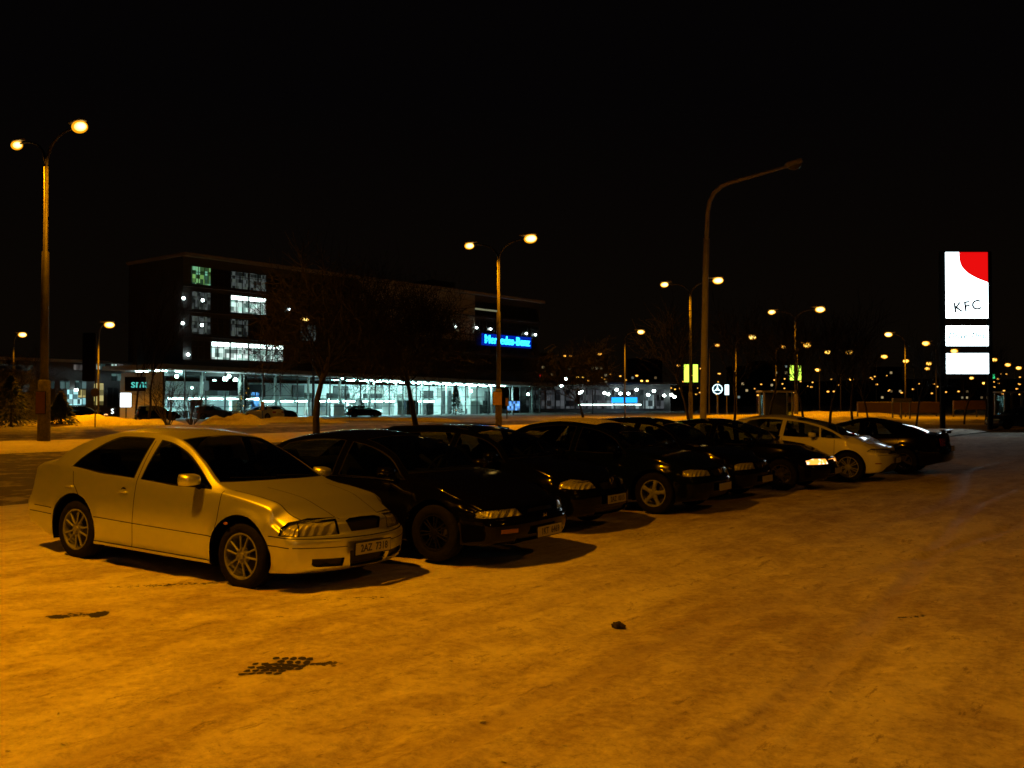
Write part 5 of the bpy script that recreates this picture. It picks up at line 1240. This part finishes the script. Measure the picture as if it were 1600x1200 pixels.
def shelter(u0, u1, vtop, Y, label):
    X0_, X1_ = place_at(u0, Y)[0], place_at(u1, Y)[0]; H = CH+(YH-vtop)/F*Y; w_ = X1_-X0_; r = empty('bus_shelter', ((X0_+X1_)/2, Y, 0)); fm = simple('pale shelter frame', (.42,.42,.38), .5)
    for sx2 in (-1, 1):
        for y in (0, 1.3): MB().box((sx2*w_/2, y, H/2), (.12,.12,H)).obj('post', fm, r)
        MB().box((sx2*w_/2, .65, H*.52), (.02,1.17,H*.8)).obj('side_pane', M['glass_bld'], r)
    MB().bbox((0, .6, H+.06), (w_+.5, 1.8, .12), .03, 1).obj('roof', fm, r); MB().box((0, 1.3, H*.52), (w_-.14, .03, H*.85)).obj('back_panel', simple('shelter back panel', (.10,.10,.095), .3, coat=1), r)
    MB().box((0, 1.0, .45), (w_*.8, .32, .05)).obj('bench', M['trim'], r); tag(r, label, 'bus shelter'); return r
shelter(1194, 1238, 613, 72, 'pale-framed bus shelter behind the slender tree, above the white hatchback')
shelter(1570, 1596, 614, 66, 'pale-framed bus shelter right of the tall lit sign')
def low_wall(u0, u1, v0, v1, Y, col, label, name='barrier', em=0):
    X0_, X1_ = place_at(u0, Y)[0], place_at(u1, Y)[0]; z1, z0 = CH+(YH-v0)/F*Y, CH+(YH-v1)/F*Y; r = empty(name, ((X0_+X1_)/2, Y, 0)); m_ = simple('painted barrier', col, .6)
    MB().bbox((0, .1, (z0+z1)/2), (X1_-X0_, .3, z1-z0), .03, 1).obj('board', m_, r)
    nn = max(2, int((X1_-X0_)/4))
    for k in range(nn+1): MB().box((-(X1_-X0_)/2+.1+(X1_-X0_-.2)*k/nn, .33, (z1+0)/2-.05), (.12,.12,z1+.1)).obj('post', M['pole'], r)
    tag(r, label, 'barrier'); return r
low_wall(1183, 1245, 620, 629, 140, (.05,.007,.003), 'orange-red boarded fence left of and behind the bus shelter')
low_wall(1340, 1476, 628, 645, 110, (.022,.006,.003), 'long dark red boarded fence behind the young trees left of the tall sign')
low_wall(1490, 1566, 626, 640, 112, (.022,.006,.003), 'dark red boarded fence seen between and right of the legs of the tall sign')
low_wall(1395, 1425, 622, 629, 100, (.06,.07,.09), 'short blue-grey box on the verge behind the young trees', 'kiosk')
# far showroom with blue sign
fs = empty('far_showroom', (place_at(930, 175)[0], 175, 0)); wd_ = place_at(1055, 175)[0]-place_at(820, 175)[0]; MB().box((0, 5, 2.4), (wd_, 9.5, 5.0)).obj('wall', M['wall_dark'], fs); MB().box((0, 4.5, 5.15), (wd_+2, 12, .4)).obj('roof', M['slab'], fs)
M['lit_pale'] = room_glow('far lit showroom bay', (.45,.65,.7), (.7,.9,.9), .35, .6, 12, .45, .8); M['lit_far'] = room_glow('far dim bay', (.2,.22,.25), (.25,.28,.3), .22, .6, 13, .3, .7)
for k in range(14):
    x = -wd_/2+1+k*(wd_-2)/14; f = MB().box((x+.9, .2, 2.3), ((wd_-2)/14-.3, .08, 3.4)).obj('window', M['lit_pale'] if k in (8,9,11,12) else M['lit_far'], fs); MB().box((x+.9, .12, 2.3), (.1,.06,3.4)).obj('window_frame', M['mullion'], f)
for u, v in ((825,616),(905,614),(909,612),(944,614),(950,616),(963,609),(969,615),(981,615),(1021,611),(1037,618),(1048,617),(1053,620),(1012,617),(994,609),(884,592),(877,603)):
    MB().ell(((u-930)/F*175, -.6, CH+(YH-v)/F*175), (.30,.2,.24), 8, 6).obj('globe_light', M['bulb_white'], fs)
MB().box(((925-930)/F*175+2, -.2, CH+(YH-635)/F*175+.3), (9, .1, .22)).obj('strip_light', M['strip'], fs); MB().box(((980-930)/F*175, -.2, CH+(YH-635)/F*175+.3), (5, .1, .22)).obj('strip_light', M['strip'], fs)
tag(fs, 'far glazed showroom with many white lights, right of the office block', 'building')
bs = empty('blue_sign', W(975, 625, 172)); be = emit('blue far sign', (.01,.30,1.0), 2.2, False); MB().box((-1.15,0,0), (2.1,.15,.95)).obj('panel', be, bs); MB().box((1.25,0,0), (2.2,.15,.95)).obj('panel', be, bs); MB().box((0,.2,-.9), (4.4,.1,.1)).obj('rail', M['pole'], bs)
for sx2 in (-1.8,1.8): MB().box((sx2,.2,-1.6), (.1,.1,2.6)).obj('post', M['pole'], bs)
tag(bs, 'bright blue lit sign in two blocks before the far showroom', 'sign')
# apartment blocks on the far slope, a few windows lit
hl = MB(); n_ = 80
for i in range(n_+1):
    x = -700+1500*i/n_; z = 9+7*float(vnoise(np.array(i*.14), np.array(.3), 40))+10*max(0, (x-60)/600); hl.V += [(x, 560, -1), (x, 600, z), (x, 640, z*.9)]
for i in range(n_): hl.F += [(3*i, 3*i+3, 3*i+4, 3*i+1), (3*i+1, 3*i+4, 3*i+5, 3*i+2)]
tag(hl.obj('hill', M['wall_dark'], None, True), kind='structure')
wl_ = [emit('lit flat window '+str(k), c, s_, False) for k, (c, s_) in enumerate((((1,.75,.35), .40), ((1,.85,.5), .25), ((.8,1,.9), .18), ((.9,.6,.25), .12)))]
def block(u0, u1, vt, Y, cols, nlit, seed, label):
    nlit = max(2, int(nlit*.6)); rnd = random.Random(seed); X0_, X1_ = place_at(u0, Y)[0], place_at(u1, Y)[0]; H = CH+(YH-vt)/F*Y; r = empty('apartment_block', ((X0_+X1_)/2, Y, 0)); w_ = X1_-X0_
    MB().box((0, 6, H/2), (w_, 12, H)).obj('wall', M['wall_dark'], r); MB().box((0, 6, H+.3), (w_+.5, 12.5, .6)).obj('roof', M['wall_dark'], r); nf = max(3, int(H/2.9)); used = set()
    for _ in range(nlit):
        c, f_ = rnd.randrange(cols), rnd.randrange(1, nf)
        if (c, f_) in used: continue
        used.add((c, f_)); MB().box((-w_/2+(c+.5)*w_/cols, -.05, f_*2.9+1.2), (1.0,.1,1.0)).obj('window', rnd.choice(wl_), r)
    tag(r, label, 'apartment block')
block(838, 866, 554, 380, 4, 7, 1, 'narrow dark apartment block just right of the office block roof end')
block(874, 906, 560, 400, 5, 8, 2, 'dark apartment block above the left part of the far showroom')
block(922, 950, 556, 390, 4, 12, 3, 'dark apartment block with a column of lit windows above the far showroom')
block(985, 1035, 562, 430, 7, 7, 4, 'wide dark apartment block left of the lit banners')
block(1145, 1170, 574, 420, 4, 5, 5, 'dark apartment block behind the slender tree, left of the bus shelter')
block(1180, 1232, 566, 450, 7, 12, 6, 'wide dark apartment block above the left bus shelter')
block(1375, 1410, 575, 450, 5, 8, 7, 'dark apartment block between distant lamps left of the tall sign')
block(1500, 1545, 596, 460, 6, 9, 8, 'low dark apartment block seen beneath the panels of the tall sign')
rs = empty('red_sign', W(838, 586, 300)); MB().box((0,0,0), (2.6,.2,1.0)).obj('panel', emit('red far sign', (.9,.02,.02), .9, False), rs); MB().box((0,.2,-4), (.2,.2,8)).obj('post', M['pole'], rs); tag(rs, 'tiny red lit sign right of the office block', 'sign')
gs = empty('green_sign', W(1552.5, 588, 200)); MB().box((0,0,0), (.5,.2,.9)).obj('panel', emit('green far sign', (.05,.9,.3), 1.2, False), gs); MB().box((0,.2,-3.5), (.12,.12,7)).obj('post', M['pole'], gs); tag(gs, 'tiny green light on a post right of the tall sign', 'sign')
